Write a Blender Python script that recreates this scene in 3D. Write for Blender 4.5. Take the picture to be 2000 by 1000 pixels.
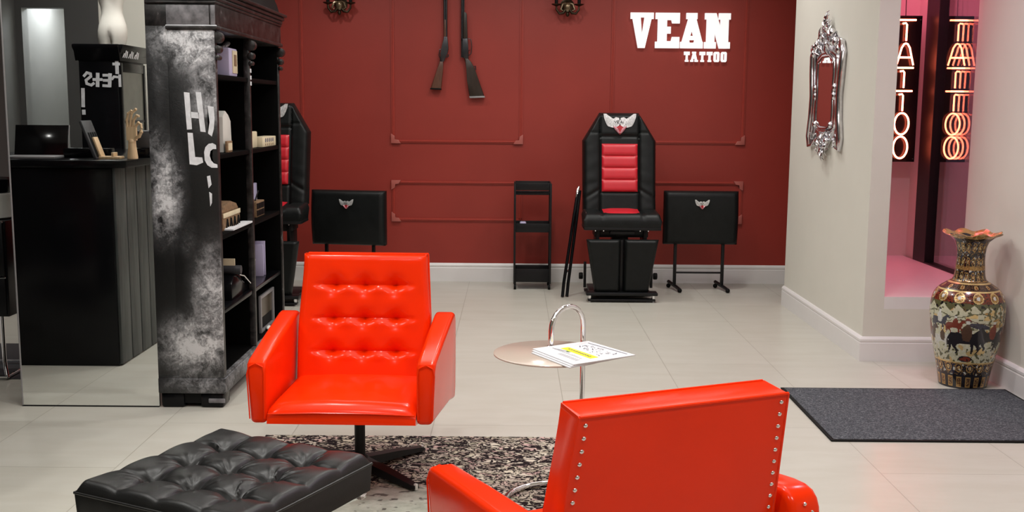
import bpy, bmesh, math, random
from mathutils import Vector, Matrix
from mathutils import noise as mnoise
R = math.radians
random.seed(7)
S = bpy.context.scene
for o in list(bpy.data.objects): bpy.data.objects.remove(o)
COL = S.collection

# ------------------------------------------------------------------ camera
def make_camera():
    p, r = R(7.86), R(0.45)
    f = Vector((0, math.cos(p), -math.sin(p)))
    rt = Vector((1, 0, 0)); up = rt.cross(f)
    rt2 = rt*math.cos(r) + up*math.sin(r); up2 = -rt*math.sin(r) + up*math.cos(r)
    cd = bpy.data.cameras.new('camera'); co = bpy.data.objects.new('camera', cd); COL.objects.link(co)
    m = Matrix((rt2, up2, -f)).transposed().to_4x4(); m.translation = Vector((0, 0, 1.414))
    co.matrix_world = m
    cd.sensor_fit = 'HORIZONTAL'; cd.sensor_width = 36; cd.lens = 36*2080/2000
    cd.clip_start = .05; cd.clip_end = 60
    S.camera = co
make_camera()
# ------------------------------------------------------------------ world, lights, exposure
W = bpy.data.worlds.new('world'); S.world = W; W.use_nodes = True
W.node_tree.nodes['Background'].inputs[0].default_value = (.11, .075, .11, 1)
W.node_tree.nodes['Background'].inputs[1].default_value = .35
S.view_settings.view_transform = 'Standard'; S.view_settings.look = 'None'
S.view_settings.exposure = 0; S.view_settings.gamma = 1; S.view_settings.use_curve_mapping = False

def area(name, loc, size, power, col=(1, 1, 1), rot=(0, 0, 0), sy=None, shape=None, spread=180):
    l = bpy.data.lights.new(name, 'AREA'); l.energy = power; l.color = col; l.spread = R(spread)
    if sy: l.shape = 'RECTANGLE'; l.size = size; l.size_y = sy
    else: l.shape = shape or 'DISK'; l.size = size
    o = bpy.data.objects.new(name, l); o.location = loc; o.rotation_euler = rot; COL.objects.link(o)
    return o
CE = 3.0   # ceiling height
NEUT = (1.0, .985, .945)
area('ceiling_fill_light', (-.2, 3.0, CE-.03), 2.6, 34, NEUT, sy=2.4)  # broad soft fill added under the ceiling, here and on the next line
area('ceiling_fill_light', (.2, 6.6, CE-.03), 3.0, 30, NEUT, sy=1.2)
for x, y, pw in ((-1.0, .8, 19), (1.0, .9, 26), (-1.1, 4.2, 10), (1.0, 4.1, 10), (.1, 5.6, 13), (-.3, 2.9, 12), (-2.35, 3.3, 9),
                 (-1.35, 7.55, 9), (.05, 7.5, 9), (1.3, 7.5, 10), (-3.2, 6.6, 9)):
    area('ceiling_spot_light', (x, y, CE-.04), .13, pw, NEUT, spread=140)
area('window_led_light', (2.45, 6.9, 2.62), .5, 15, (1.0, .15, .30), sy=1.0)
area('lilac_spill_light', (2.0, 4.6, CE-.05), .3, 15, (.98, .80, 1.0), spread=150)  # unseen lamp, tinted lilac to add spill on the pier front
area('niche_light', (-3.55, 1.15, 2.28), .3, 22, (.92, .97, 1.0))
area('partition_fill_light', (-2.7, 2.7, CE-.05), .2, 16, NEUT)  # unseen fill added to brighten the pale partition in the mirror

# ------------------------------------------------------------------ materials
def lin(c): 
    c = c/255
    return c/12.92 if c <= .04045 else ((c+.055)/1.055)**2.4
def rgb(r, g, b): return (lin(r), lin(g), lin(b), 1)
def nt(name):
    m = bpy.data.materials.new(name); m.use_nodes = True
    return m, m.node_tree.nodes, m.node_tree.links, m.node_tree.nodes['Principled BSDF']
def coords(N, L, scale=(1, 1, 1), kind='Object', rot=(0, 0, 0), loc=(0, 0, 0)):
    t = N.new('ShaderNodeTexCoord'); mp = N.new('ShaderNodeMapping')
    mp.inputs['Scale'].default_value = scale; mp.inputs['Rotation'].default_value = rot; mp.inputs['Location'].default_value = loc
    L.new(t.outputs[kind], mp.inputs[0]); return mp.outputs[0]
def noise(N, L, vec, scale, detail=4, rough=.55, dist=0):
    n = N.new('ShaderNodeTexNoise'); n.inputs['Scale'].default_value = scale; n.inputs['Detail'].default_value = detail
    n.inputs['Roughness'].default_value = rough; n.inputs['Distortion'].default_value = dist
    L.new(vec, n.inputs['Vector']); return n.outputs['Fac']
def ramp(N, L, fac, stops, interp='LINEAR'):
    r = N.new('ShaderNodeValToRGB'); r.color_ramp.interpolation = interp
    while len(r.color_ramp.elements) < len(stops): r.color_ramp.elements.new(.5)
    for e, (p, c) in zip(r.color_ramp.elements, stops): e.position = p; e.color = c
    L.new(fac, r.inputs[0]); return r.outputs[0]
def math_n(N, L, op, a, b=None, clamp=False):
    n = N.new('ShaderNodeMath'); n.operation = op; n.use_clamp = clamp
    for i, v in enumerate((a, b)):
        if v is None: continue
        if isinstance(v, (int, float)): n.inputs[i].default_value = v
        else: L.new(v, n.inputs[i])
    return n.outputs[0]
def mixc(N, L, fac, a, b):
    n = N.new('ShaderNodeMix'); n.data_type = 'RGBA'
    for s, v in ((n.inputs['Factor'], fac), (n.inputs['A'], a), (n.inputs['B'], b)):
        if hasattr(v, 'node'): L.new(v, s)
        elif isinstance(v, (int, float)): s.default_value = v
        else: s.default_value = v
    return n.outputs['Result']
def bump(N, L, bs, h, strength=.2, dist=.01):
    b = N.new('ShaderNodeBump'); b.inputs['Strength'].default_value = strength; b.inputs['Distance'].default_value = dist
    L.new(h, b.inputs['Height']); L.new(b.outputs[0], bs.inputs['Normal'])
def mat(name, col, rough=.5, metal=0, var=.08, nscale=12, bmp=0, bscale=60, coat=0, spec=.5, stretch=(1, 1, 1), bdist=.01):
    m, N, L, b = nt(name)
    v = coords(N, L, stretch)
    f = noise(N, L, v, nscale)
    c1 = tuple(max(0, x*(1-var)) for x in col[:3])+(1,); c2 = tuple(min(1, x*(1+var)) for x in col[:3])+(1,)
    L.new(ramp(N, L, f, ((.3, c1), (.7, c2))), b.inputs['Base Color'])
    b.inputs['Roughness'].default_value = rough; b.inputs['Metallic'].default_value = metal
    b.inputs['Coat Weight'].default_value = coat; b.inputs['Specular IOR Level'].default_value = spec
    if bmp: bump(N, L, b, noise(N, L, v, bscale, 3), bmp, bdist)
    return m
def emis(name, col, s, base=None):
    m, N, L, b = nt(name)
    b.inputs['Base Color'].default_value = base or col; b.inputs['Emission Color'].default_value = col; b.inputs['Emission Strength'].default_value = s
    return m
M = {}
M['wall_grey'] = mat('wall_grey', rgb(214, 211, 201), .75, var=.02, nscale=3, bmp=.05, bscale=200)
M['wall_charcoal'] = mat('wall_charcoal', rgb(72, 71, 70), .8, var=.05, nscale=3)
M['red_wall'] = mat('red_wall_paint', rgb(146, 45, 35), .5, var=.07, nscale=1.6, bmp=.04, bscale=150)
M['red_trim'] = mat('red_trim_paint', rgb(156, 54, 44), .38, var=.04)
M['corner'] = mat('red_corner_gloss', rgb(172, 92, 84), .35, var=.05)
M['ceiling'] = mat('ceiling_paint', rgb(215, 212, 205), .85, var=.01)
M['white_gloss'] = mat('white_baseboard_paint', rgb(226, 223, 222), .32, var=.01)
M['chrome'] = mat('chrome', (.86, .86, .88, 1), .06, 1, var=.01)
M['black_metal'] = mat('black_metal', (.005, .005, .006, 1), .4, var=.2, spec=.3)
M['black_gloss'] = mat('black_gloss', (.004, .004, .005, 1), .18, var=.2, spec=.2)
M['black_matte'] = mat('black_matte', (.004, .004, .004, 1), .6, var=.3, spec=.15)
M['black_leather'] = mat('black_leather', (.006, .006, .006, 1), .38, var=.25, nscale=20, bmp=.10, bscale=260, bdist=.003, spec=.4)
M['charcoal_leather'] = mat('charcoal_leather', (.0065, .0075, .0075, 1), .4, var=.2, nscale=20, bmp=.12, bscale=220, bdist=.003, spec=.22)
M['red_vinyl'] = mat('red_vinyl', rgb(196, 30, 44), .38, var=.05, bmp=.06, bscale=200)
M['orange_leather'] = mat('orange_red_leather', (.86, .031, .0015, 1), .21, var=.04, nscale=5, bmp=.03, bscale=260, bdist=.002, spec=.22)
M['nail'] = mat('nickel_nail', (.85, .8, .78, 1), .2, 1)
M['white_letter'] = emis('white_letter', (1, 1, 1, 1), .55, (.9, .9, .9, 1))  # mild glow added so the front-lit letters come out pure white
M['white_paint'] = mat('white_brush_paint', rgb(222, 224, 228), .6, var=.12, nscale=40)
M['silver'] = mat('silver_gilt', (.75, .74, .77, 1), .16, 1, var=.12, nscale=30)
M['mirror'] = mat('mirror_glass', (.93, .95, .94, 1), .0, 1, var=0)
M['paper'] = mat('paper', rgb(214, 214, 217), .6, var=.02)
M['yellow'] = mat('yellow_ink', rgb(252, 236, 20), .6, var=.03)
M['ink'] = mat('grey_ink', rgb(95, 95, 110), .6, var=.1)
M['green_ink'] = mat('green_ink', rgb(110, 170, 60), .6)
M['wood'] = mat('pale_wood', rgb(205, 175, 138), .5, var=.12, nscale=8, stretch=(12, 12, 1))
M['gun_wood'] = mat('walnut_stock', rgb(92, 58, 44), .42, var=.3, nscale=10, stretch=(14, 14, 1.5))
M['gun_dark_wood'] = mat('dark_walnut_stock', rgb(44, 33, 26), .4, var=.3, nscale=10, stretch=(14, 14, 1.5))
M['gun_steel'] = mat('gun_steel', (.055, .055, .06, 1), .32, .8, var=.2)
M['bronze'] = mat('dark_bronze', (.05, .035, .022, 1), .3, .85, var=.4, nscale=30)
M['horn'] = mat('ram_horn_brass', (.18, .13, .08, 1), .25, .7, var=.4, nscale=60)
M['plaster'] = mat('white_plaster', rgb(226, 222, 214), .55, var=.02)
M['cream'] = mat('cream_card', rgb(214, 200, 170), .6, var=.08)
M['brown'] = mat('brown_card', rgb(128, 100, 72), .7, var=.3, nscale=60)
M['lilac'] = mat('lilac_white_plastic', rgb(190, 182, 214), .5, var=.04)
M['shelf_black'] = mat('shelf_interior_black', (.0012, .0012, .0012, 1), .6, var=.2, spec=.06)
M['screen'] = mat('screen_black', (.003, .003, .004, 1), .12)
M['silver_plastic'] = mat('silver_plastic', rgb(150, 148, 150), .35, .3, var=.03)
M['grey_plastic'] = mat('dark_grey_plastic', rgb(52, 52, 56), .45, var=.08)
M['smoke_glass'] = mat('grey_disc_glass', rgb(186, 171, 158), .14, 0, var=.01, spec=.4)
M['white_plastic'] = mat('white_plastic', rgb(215, 214, 208), .4, var=.02)
M['emblem'] = mat('silver_emblem', (.8, .8, .82, 1), .28, .6, var=.3, nscale=90)
M['emblem_red'] = mat('emblem_red', rgb(170, 30, 40), .35, var=.3, nscale=90)
M['emblem_pink'] = mat('emblem_pink', rgb(205, 140, 150), .3, .3, var=.3, nscale=90)
M['neon'] = emis('neon_tube', (1, .15, .075, 1), 26)
M['smoke_panel'] = mat('old_tv_screen', rgb(70, 60, 45), .2, var=.2)
M['cabinet_glass'] = mat('cabinet_door_glass', rgb(92, 92, 84), .12, var=.1)

def floor_mat():
    m, N, L, b = nt('porcelain_floor_tile')
    # brick rows run along Y (long side) : rotate coordinates by 90 degrees
    v = coords(N, L, (1, 1, 1), rot=(0, 0, R(90)), loc=(0, 0, 0))
    br = N.new('ShaderNodeTexBrick'); L.new(v, br.inputs['Vector'])
    br.offset = .5; br.inputs['Scale'].default_value = 1
    br.inputs['Brick Width'].default_value = 1.208; br.inputs['Row Height'].default_value = .604
    br.inputs['Mortar Size'].default_value = .0022; br.inputs['Mortar Smooth'].default_value = .3; br.inputs['Bias'].default_value = 0
    br.inputs['Color1'].default_value = rgb(184, 181, 170); br.inputs['Color2'].default_value = rgb(189, 186, 176)
    br.inputs['Mortar'].default_value = rgb(150, 146, 135)
    v2 = coords(N, L, (1.2, 4.5, 1))
    f = noise(N, L, v2, 2.2, 6, .6, .3)
    c = mixc(N, L, .16, br.outputs['Color'], ramp(N, L, f, ((.35, rgb(170, 164, 150)), (.65, rgb(206, 205, 197)))))
    L.new(c, b.inputs['Base Color']); b.inputs['Roughness'].default_value = .3
    b.inputs['Specular IOR Level'].default_value = .3
    bump(N, L, b, br.outputs['Fac'], -.15, .002)
    return m
M['floor'] = floor_mat()

def distressed_mat():
    """black furniture paint rubbed through to chalky white; the rubbed patches have places of their own on the end panel"""
    m, N, L, b = nt('distressed_black_paint')
    t = N.new('ShaderNodeTexCoord')
    blobs = [  # x, z centre in object space, half sizes, weight
        (.17, 1.72, .20, .17, 1.25), (.25, 1.50, .12, .22, .75), (.03, 1.02, .10, .26, 1.0), (-.01, 1.25, .07, .12, .45),
        (.02, 1.66, .03, .25, .35), (.24, .48, .12, .34, 1.0), (.15, .30, .20, .18, 1.1), (.22, .12, .3, .07, .6), (.30, .9, .02, .5, .7), (.13, .80, .05, .10, .35)]
    acc = None
    for x, z, sx, sz, w in blobs:
        mp = N.new('ShaderNodeMapping'); mp.inputs['Location'].default_value = (-x/sx, 0, -z/sz); mp.inputs['Scale'].default_value = (1/sx, 0, 1/sz)
        L.new(t.outputs['Object'], mp.inputs[0])
        ln = N.new('ShaderNodeVectorMath'); ln.operation = 'LENGTH'; L.new(mp.outputs[0], ln.inputs[0])
        mr = N.new('ShaderNodeMapRange'); mr.interpolation_type = 'SMOOTHSTEP'
        mr.inputs[1].default_value = 1.35; mr.inputs[2].default_value = .2; mr.inputs[3].default_value = 0; mr.inputs[4].default_value = w
        L.new(ln.outputs['Value'], mr.inputs[0])
        acc = mr.outputs[0] if acc is None else math_n(N, L, 'MAXIMUM', acc, mr.outputs[0])
    v = coords(N, L, (1, 1, 1))
    n1 = noise(N, L, v, 9, 8, .68, .6); n2 = noise(N, L, v, 48, 6, .7, 1.2)
    n = math_n(N, L, 'ADD', math_n(N, L, 'MULTIPLY', n1, .65), math_n(N, L, 'MULTIPLY', n2, .35))
    n = ramp(N, L, n, ((.34, (0, 0, 0, 1)), (.60, (1, 1, 1, 1))))
    fac = math_n(N, L, 'MULTIPLY', acc, n, True)
    fac = math_n(N, L, 'ADD', fac, math_n(N, L, 'MULTIPLY', ramp(N, L, n2, ((.55, (0, 0, 0, 1)), (.8, (1, 1, 1, 1)))), .06), True)
    c = ramp(N, L, fac, ((0, (.003, .003, .0035, 1)), (.2, (.035, .035, .037, 1)), (.5, (.22, .22, .23, 1)), (.9, (.66, .66, .68, 1))))
    L.new(c, b.inputs['Base Color']); b.inputs['Roughness'].default_value = .42
    bump(N, L, b, n2, .25, .004)
    return m
M['distressed'] = distressed_mat()
def rubbed_mat():
    m, N, L, b = nt('rubbed_black_paint')
    v = coords(N, L, (1, 1, 1)); n = noise(N, L, v, 16, 8, .7, .8)
    L.new(ramp(N, L, n, ((.42, (.004, .0035, .0035, 1)), (.62, (.035, .030, .030, 1)), (.78, (.30, .29, .30, 1)))), b.inputs['Base Color'])
    b.inputs['Roughness'].default_value = .35
    return m
M['rubbed'] = rubbed_mat()
M['pewter'] = mat('rubbed_grey_paint', (.17, .165, .175, 1), .4, var=.55, nscale=22)
def rug_mat():
    m, N, L, b = nt('worn_persian_rug')
    v = coords(N, L, (.72, 1.15, 1))
    dn = N.new('ShaderNodeTexNoise'); dn.inputs['Scale'].default_value = 22; dn.inputs['Detail'].default_value = 3; L.new(v, dn.inputs['Vector'])
    vv = N.new('ShaderNodeVectorMath'); vv.operation = 'MULTIPLY_ADD'; vv.inputs[1].default_value = (.12, .12, 0)
    L.new(dn.outputs['Color'], vv.inputs[0]); L.new(v, vv.inputs[2])
    vo = N.new('ShaderNodeTexVoronoi'); vo.feature = 'DISTANCE_TO_EDGE'; vo.inputs['Scale'].default_value = 44; L.new(vv.outputs[0], vo.inputs['Vector'])
    vc = N.new('ShaderNodeTexVoronoi'); vc.inputs['Scale'].default_value = 44; L.new(vv.outputs[0], vc.inputs['Vector'])
    big = noise(N, L, v, 3.1, 3); fine = noise(N, L, v, 120, 3)
    thr = math_n(N, L, 'MULTIPLY', math_n(N, L, 'ADD', math_n(N, L, 'MULTIPLY', big, .55), math_n(N, L, 'MULTIPLY', noise(N, L, v, 26, 4), .25)), .52)
    edge = math_n(N, L, 'SUBTRACT', vo.outputs['Distance'], math_n(N, L, 'SUBTRACT', thr, .10))
    mask = math_n(N, L, 'MULTIPLY', edge, 14, True)
    sep = N.new('ShaderNodeSeparateColor'); L.new(vc.outputs['Color'], sep.inputs[0])
    pale = ramp(N, L, sep.outputs[0], ((0, rgb(176, 160, 148)), (.35, rgb(205, 196, 180)), (.6, rgb(186, 178, 156)), (.8, rgb(190, 160, 155)), (1, rgb(150, 148, 128))))
    pat = mixc(N, L, mask, rgb(34, 26, 28), pale)
    # plain worn centre of grey green pile: its own place on the rug
    mp = N.new('ShaderNodeMapping'); mp.inputs['Location'].default_value = (.30*1.35, -.06*1.1, 0); t = N.new('ShaderNodeTexCoord'); L.new(t.outputs['Object'], mp.inputs[0])
    mp.inputs['Scale'].default_value = (1.35, 1.1, 0)
    ln = N.new('ShaderNodeVectorMath'); ln.operation = 'LENGTH'; L.new(mp.outputs[0], ln.inputs[0])
    wear = ramp(N, L, math_n(N, L, 'ADD', ln.outputs['Value'], math_n(N, L, 'MULTIPLY', big, .25)), ((.56, (1, 1, 1, 1)), (.68, (0, 0, 0, 1))))
    field = ramp(N, L, noise(N, L, v, 14, 6, .7), ((.35, rgb(150, 154, 142)), (.65, rgb(186, 188, 176))))
    n3 = noise(N, L, v, 30, 2)
    mot = mixc(N, L, ramp(N, L, n3, ((.60, (0, 0, 0, 1)), (.64, (.75, .75, .75, 1)))), field, rgb(60, 50, 50))
    c = mixc(N, L, wear, pat, mot)
    L.new(c, b.inputs['Base Color']); b.inputs['Roughness'].default_value = .95; b.inputs['Specular IOR Level'].default_value = .1
    bump(N, L, b, fine, .4, .004)
    return m
M['rug'] = rug_mat()
def doormat_mat():
    m, N, L, b = nt('ribbed_door_mat')
    v = coords(N, L, (1, 1, 1)); v2 = coords(N, L, (22, 130, 22))
    f = noise(N, L, v2, 3, 5, .7); g = noise(N, L, v, 160, 2)
    c = ramp(N, L, math_n(N, L, 'ADD', math_n(N, L, 'MULTIPLY', f, .6), math_n(N, L, 'MULTIPLY', g, .4)), ((.38, rgb(44, 45, 49)), (.53, rgb(86, 88, 93)), (.66, rgb(150, 152, 155))))
    L.new(c, b.inputs['Base Color']); b.inputs['Roughness'].default_value = .95; b.inputs['Specular IOR Level'].default_value = .1
    bump(N, L, b, f, .6, .006)
    return m
M['doormat'] = doormat_mat()
def slat_mat():
    m, N, L, b = nt('black_stained_boards')
    v = coords(N, L, (30, 30, 1.6)); f = noise(N, L, v, 2, 6, .7)
    L.new(ramp(N, L, f, ((.35, (.012, .014, .014, 1)), (.6, (.05, .055, .053, 1)), (.75, (.12, .085, .075, 1)))), b.inputs['Base Color'])
    b.inputs['Roughness'].default_value = .5
    return m
M['slat'] = slat_mat()
def pane_mat():
    m, N, L, b = nt('window_pane_glass')
    N.remove(b); out = N['Material Output']
    tr = N.new('ShaderNodeBsdfTransparent'); tr.inputs[0].default_value = (.9, .9, .92, 1)
    gl = N.new('ShaderNodeBsdfGlossy'); gl.inputs['Roughness'].default_value = 0; gl.inputs[0].default_value = (1, 1, 1, 1)
    lw = N.new('ShaderNodeLayerWeight'); lw.inputs[0].default_value = .5
    fr = math_n(N, L, 'MULTIPLY_ADD', math_n(N, L, 'POWER', lw.outputs['Facing'], 4.0), .85); fr.node.inputs[2].default_value = .12
    mx = N.new('ShaderNodeMixShader'); L.new(fr, mx.inputs[0]); L.new(tr.outputs[0], mx.inputs[1]); L.new(gl.outputs[0], mx.inputs[2])
    L.new(mx.outputs[0], out.inputs[0]); return m
M['pane'] = pane_mat()

# ------------------------------------------------------------------ mesh helpers
def link(o, parent=None):
    COL.objects.link(o)
    if parent: o.parent = parent
    return o
def mesh_obj(name, verts, faces, mats, parent=None, smooth=False, angle=40, fm=None, loc=(0, 0, 0), rot=(0, 0, 0)):
    me = bpy.data.meshes.new(name); me.from_pydata([tuple(v) for v in verts], [], faces)
    for m in (mats if isinstance(mats, (list, tuple)) else [mats]): me.materials.append(M[m] if isinstance(m, str) else m)
    if fm: me.polygons.foreach_set('material_index', fm)
    bm = bmesh.new(); bm.from_mesh(me); bmesh.ops.recalc_face_normals(bm, faces=bm.faces); bm.to_mesh(me); bm.free()
    if smooth:
        me.shade_smooth(); me.set_sharp_from_angle(angle=R(angle))
    o = bpy.data.objects.new(name, me); o.location = loc; o.rotation_euler = rot
    return link(o, parent)
class MB:
    """collects shapes into one mesh"""
    def __init__(s): s.v = []; s.f = []; s.m = []; s.mats = []
    def mi(s, m):
        if m not in s.mats: s.mats.append(m)
        return s.mats.index(m)
    def add(s, v, f, m, T=None):
        n = len(s.v); s.v += [tuple(T @ Vector(p)) if T else tuple(p) for p in v]
        s.f += [tuple(i+n for i in q) for q in f]; s.m += [s.mi(m)]*len(f); return s
    def box(s, x0, x1, y0, y1, z0, z1, m, bev=0, T=None, seg=2):
        bm = bmesh.new(); bmesh.ops.create_cube(bm, size=1)
        for v in bm.verts: v.co = Vector(((x0+x1)/2+v.co.x*(x1-x0), (y0+y1)/2+v.co.y*(y1-y0), (z0+z1)/2+v.co.z*(z1-z0)))
        if bev: bmesh.ops.bevel(bm, geom=bm.edges[:], offset=bev, segments=seg, affect='EDGES', profile=.5)
        s.bm(bm, m, T); return s
    def bm(s, bm, m, T=None):
        bm.verts.index_update()
        s.add([v.co.copy() for v in bm.verts], [tuple(v.index for v in f.verts) for f in bm.faces], m, T); bm.free()
    def poly(s, pts, d, axis, off, m, T=None, bev=0, seg=2):
        """extruded polygon; pts in the plane across axis; from off to off+d"""
        bm = bmesh.new()
        def P(a, b, c): return {'x': (c, a, b), 'y': (a, c, b), 'z': (a, b, c)}[axis]
        lo = [bm.verts.new(P(a, b, off)) for a, b in pts]; hi = [bm.verts.new(P(a, b, off+d)) for a, b in pts]
        n = len(pts); bm.faces.new(lo); bm.faces.new(hi[::-1])
        for i in range(n): bm.faces.new((lo[i], lo[(i+1) % n], hi[(i+1) % n], hi[i]))
        if bev: bmesh.ops.bevel(bm, geom=bm.edges[:], offset=bev, segments=seg, affect='EDGES', profile=.5)
        bmesh.ops.triangulate(bm, faces=[f for f in bm.faces if len(f.verts) > 4])
        s.bm(bm, m, T); return s
    def tube(s, pts, r, m, n=10, T=None, cap=True, flat=1.0, up=None):
        pts = [Vector(p) for p in pts]; rs = r if isinstance(r, (list, tuple)) else [r]*len(pts)
        rings = []; prev = None
        for i, p in enumerate(pts):
            t = (pts[min(i+1, len(pts)-1)]-pts[max(i-1, 0)]).normalized()
            if prev is None:
                a = Vector(up) if up else (Vector((0, 0, 1)) if abs(t.z) < .9 else Vector((1, 0, 0)))
            else: a = prev
            b = (a - t*a.dot(t)).normalized(); c = t.cross(b); prev = b
            rings.append([p + b*(rs[i]*flat*math.cos(k*2*math.pi/n)) + c*(rs[i]*math.sin(k*2*math.pi/n)) for k in range(n)])
        V = [q for g in rings for q in g]; F = []
        for i in range(len(pts)-1):
            for k in range(n):
                k2 = (k+1) % n; F.append((i*n+k, i*n+k2, (i+1)*n+k2, (i+1)*n+k))
        if cap: F.append(tuple(range(n-1, -1, -1))); F.append(tuple((len(pts)-1)*n+k for k in range(n)))
        s.add(V, F, m, T); return s
    def lathe(s, prof, m, n=24, c=(0, 0), T=None, sx=1, sy=1):
        V = []; F = []
        for r, z in prof:
            for k in range(n):
                a = 2*math.pi*k/n; V.append((c[0]+r*sx*math.cos(a), c[1]+r*sy*math.sin(a), z))
        for i in range(len(prof)-1):
            for k in range(n):
                k2 = (k+1) % n; F.append((i*n+k, i*n+k2, (i+1)*n+k2, (i+1)*n+k))
        F.append(tuple(range(n-1, -1, -1))); F.append(tuple((len(prof)-1)*n+k for k in range(n)))
        s.add(V, F, m, T); return s
    def sphere(s, c, r, m, T=None, sc=(1, 1, 1), n=12, rot=None):
        bm = bmesh.new(); bmesh.ops.create_uvsphere(bm, u_segments=n, v_segments=max(6, n*2//3), radius=1)
        Q = Matrix.Translation(Vector(c)) @ (rot or Matrix.Identity(4)) @ Matrix.Diagonal((r*sc[0], r*sc[1], r*sc[2], 1))
        bm.transform(Q); s.bm(bm, m, T); return s
    def pad(s, nu, nv, front, back, m, T=None):
        V = []; F = []
        for g in (front, back):
            for j in range(nv+1):
                for i in range(nu+1): V.append(g(i/nu, j/nv))
        w = nu+1; o = w*(nv+1)
        for j in range(nv):
            for i in range(nu):
                a = j*w+i; F.append((a, a+1, a+w+1, a+w)); F.append((o+a, o+a+w, o+a+w+1, o+a+1))
        per = [i for i in range(nu)] + [j*w+nu for j in range(nv)] + [nv*w+i for i in range(nu, 0, -1)] + [j*w for j in range(nv, 0, -1)]
        for k in range(len(per)):
            a, b = per[k], per[(k+1) % len(per)]; F.append((a, b, o+b, o+a))
        s.add(V, F, m, T); return s
    def build(s, name, parent=None, smooth=True, angle=40, loc=(0, 0, 0), rot=(0, 0, 0)):
        return mesh_obj(name, s.v, s.f, s.mats, parent, smooth, angle, s.m, loc, rot)
def curve_mesh(name, loops, depth, m, parent=None, T=None, bev=0):
    cu = bpy.data.curves.new(name, 'CURVE'); cu.dimensions = '2D'; cu.fill_mode = 'BOTH'; cu.extrude = depth/2; cu.bevel_depth = bev
    for lp in loops:
        sp = cu.splines.new('POLY'); sp.points.add(len(lp)-1); sp.use_cyclic_u = True
        for q, (a, b) in zip(sp.points, lp): q.co = (a, b, 0, 1)
    ob = bpy.data.objects.new(name, cu); COL.objects.link(ob)
    me = bpy.data.meshes.new_from_object(ob.evaluated_get(bpy.context.evaluated_depsgraph_get()))
    bpy.data.objects.remove(ob); me.name = name
    me.transform(T or Matrix.Identity(4)); me.materials.clear(); me.materials.append(M[m])
    o = bpy.data.objects.new(name, me); return link(o, parent)
def tag(o, label=None, cat=None, group=None, kind=None):
    if label: o['label'] = label
    if cat: o['category'] = cat
    if group: o['group'] = group
    if kind: o['kind'] = kind
    return o
def thing(name, label, cat, loc=(0, 0, 0), rz=0, group=None):
    o = bpy.data.objects.new(name, None); o.empty_display_size = .1; o.location = loc; o.rotation_euler = (0, 0, rz); COL.objects.link(o)
    return tag(o, label, cat, group)
def struct(mb, name, smooth=False, parent=None):
    o = mb.build(name, parent, smooth)
    if parent is None: o['kind'] = 'structure'
    return o
def dup(root, loc=None, rz=None, label=None, name=None):
    r = root.copy(); COL.objects.link(r)
    if loc is not None: r.location = loc
    if rz is not None: r.rotation_euler = (0, 0, rz)
    if label: r['label'] = label
    for ch in list(root.children):
        c = ch.copy(); COL.objects.link(c); c.parent = r
        for g in list(ch.children):
            d = g.copy(); COL.objects.link(d); d.parent = c
    return r
def ss(a, b, x):
    t = max(0, min(1, (x-a)/(b-a))); return t*t*(3-2*t)

# ------------------------------------------------------------------ room shell
YB = 8.70; PX = 2.006; PY = 5.97; RX = 2.57; LX = -3.75; NB = 7.74; GX = 2.895; SILL = .372
struct(MB().box(LX-.1, 3.3, -2.1, YB+.1, -.1, 0, 'floor'), 'floor').location = (.255, -.18, 0)
bpy.data.objects['floor'].data.transform(Matrix.Translation((-.255, .18, 0)))
struct(MB().box(LX-.1, 3.3, -2.1, YB+.1, CE, CE+.1, 'ceiling'), 'ceiling')
struct(MB().box(LX, 3.1, YB, YB+.1, 0, CE, 'red_wall'), 'wall_back')
struct(MB().box(LX-.1, LX, -2.1, YB+.1, 0, CE, 'wall_charcoal'), 'wall_left')
struct(MB().box(LX, RX, -2.1, -2.0, 0, CE, 'wall_grey'), 'wall_front')
struct(MB().box(RX, RX+.1, -2.1, PY, 0, CE, 'wall_grey'), 'wall_right')
# the grey pier: its side facing the room, its front with the opening to the shop window
struct(MB().box(PX, PX+.1, PY+.1, NB+.0, 0, CE, 'wall_grey'), 'wall_pillar')
w = MB(); w.box(PX, 2.12, PY, PY+.1, 0, CE, 'wall_grey'); w.box(2.12, 2.67, PY, PY+.1, 0, SILL-.07, 'wall_grey'); w.box(2.12, 2.67, PY, PY+.1, 2.62, CE, 'wall_grey')
w.box(2.593, 3.15, PY, PY+.1, 0, CE, 'wall_grey')
struct(w, 'wall_opening')
struct(MB().box(2.106, GX+.08, NB, NB+.1, 0, CE, 'wall_grey').box(GX-.01, GX+.08, 7.55, NB, 0, CE, 'wall_grey'), 'wall_window_niche')
w = MB(); w.box(2.12, 2.593, PY-.0, PY+.1, SILL-.07, SILL, 'white_gloss'); w.box(2.106, GX-.03, PY+.1, NB, SILL-.07, SILL, 'white_gloss')
struct(w, 'trim_window_sill')
struct(MB().box(2.106, 3.1, PY+.1, NB, 2.66, 2.72, 'ceiling'), 'ceiling_window_niche')
# shop window: black frame and a triple glazed pane along the right
w = MB(); w.box(GX-.03, GX+.08, PY+.1, PY+.2, SILL-.2, 2.66, 'black_metal', .004); w.box(GX-.03, GX+.08, 7.33, 7.55, SILL-.2, 2.66, 'black_metal', .004)
w.box(GX-.03, GX+.08, PY+.2, 7.33, SILL-.2, SILL+.012, 'black_metal', .004); w.box(GX-.03, GX+.08, PY+.2, 7.33, 2.6, 2.66, 'black_metal', .004)
win = struct(w, 'window_1')
for i in range(3):
    x = GX+.004+i*.017
    MB().add([(x, PY+.2, SILL), (x, 7.33, SILL), (x, 7.33, 2.6), (x, PY+.2, 2.6)], [(0, 1, 2, 3)], 'pane').build('glass_pane', win, False)

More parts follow.
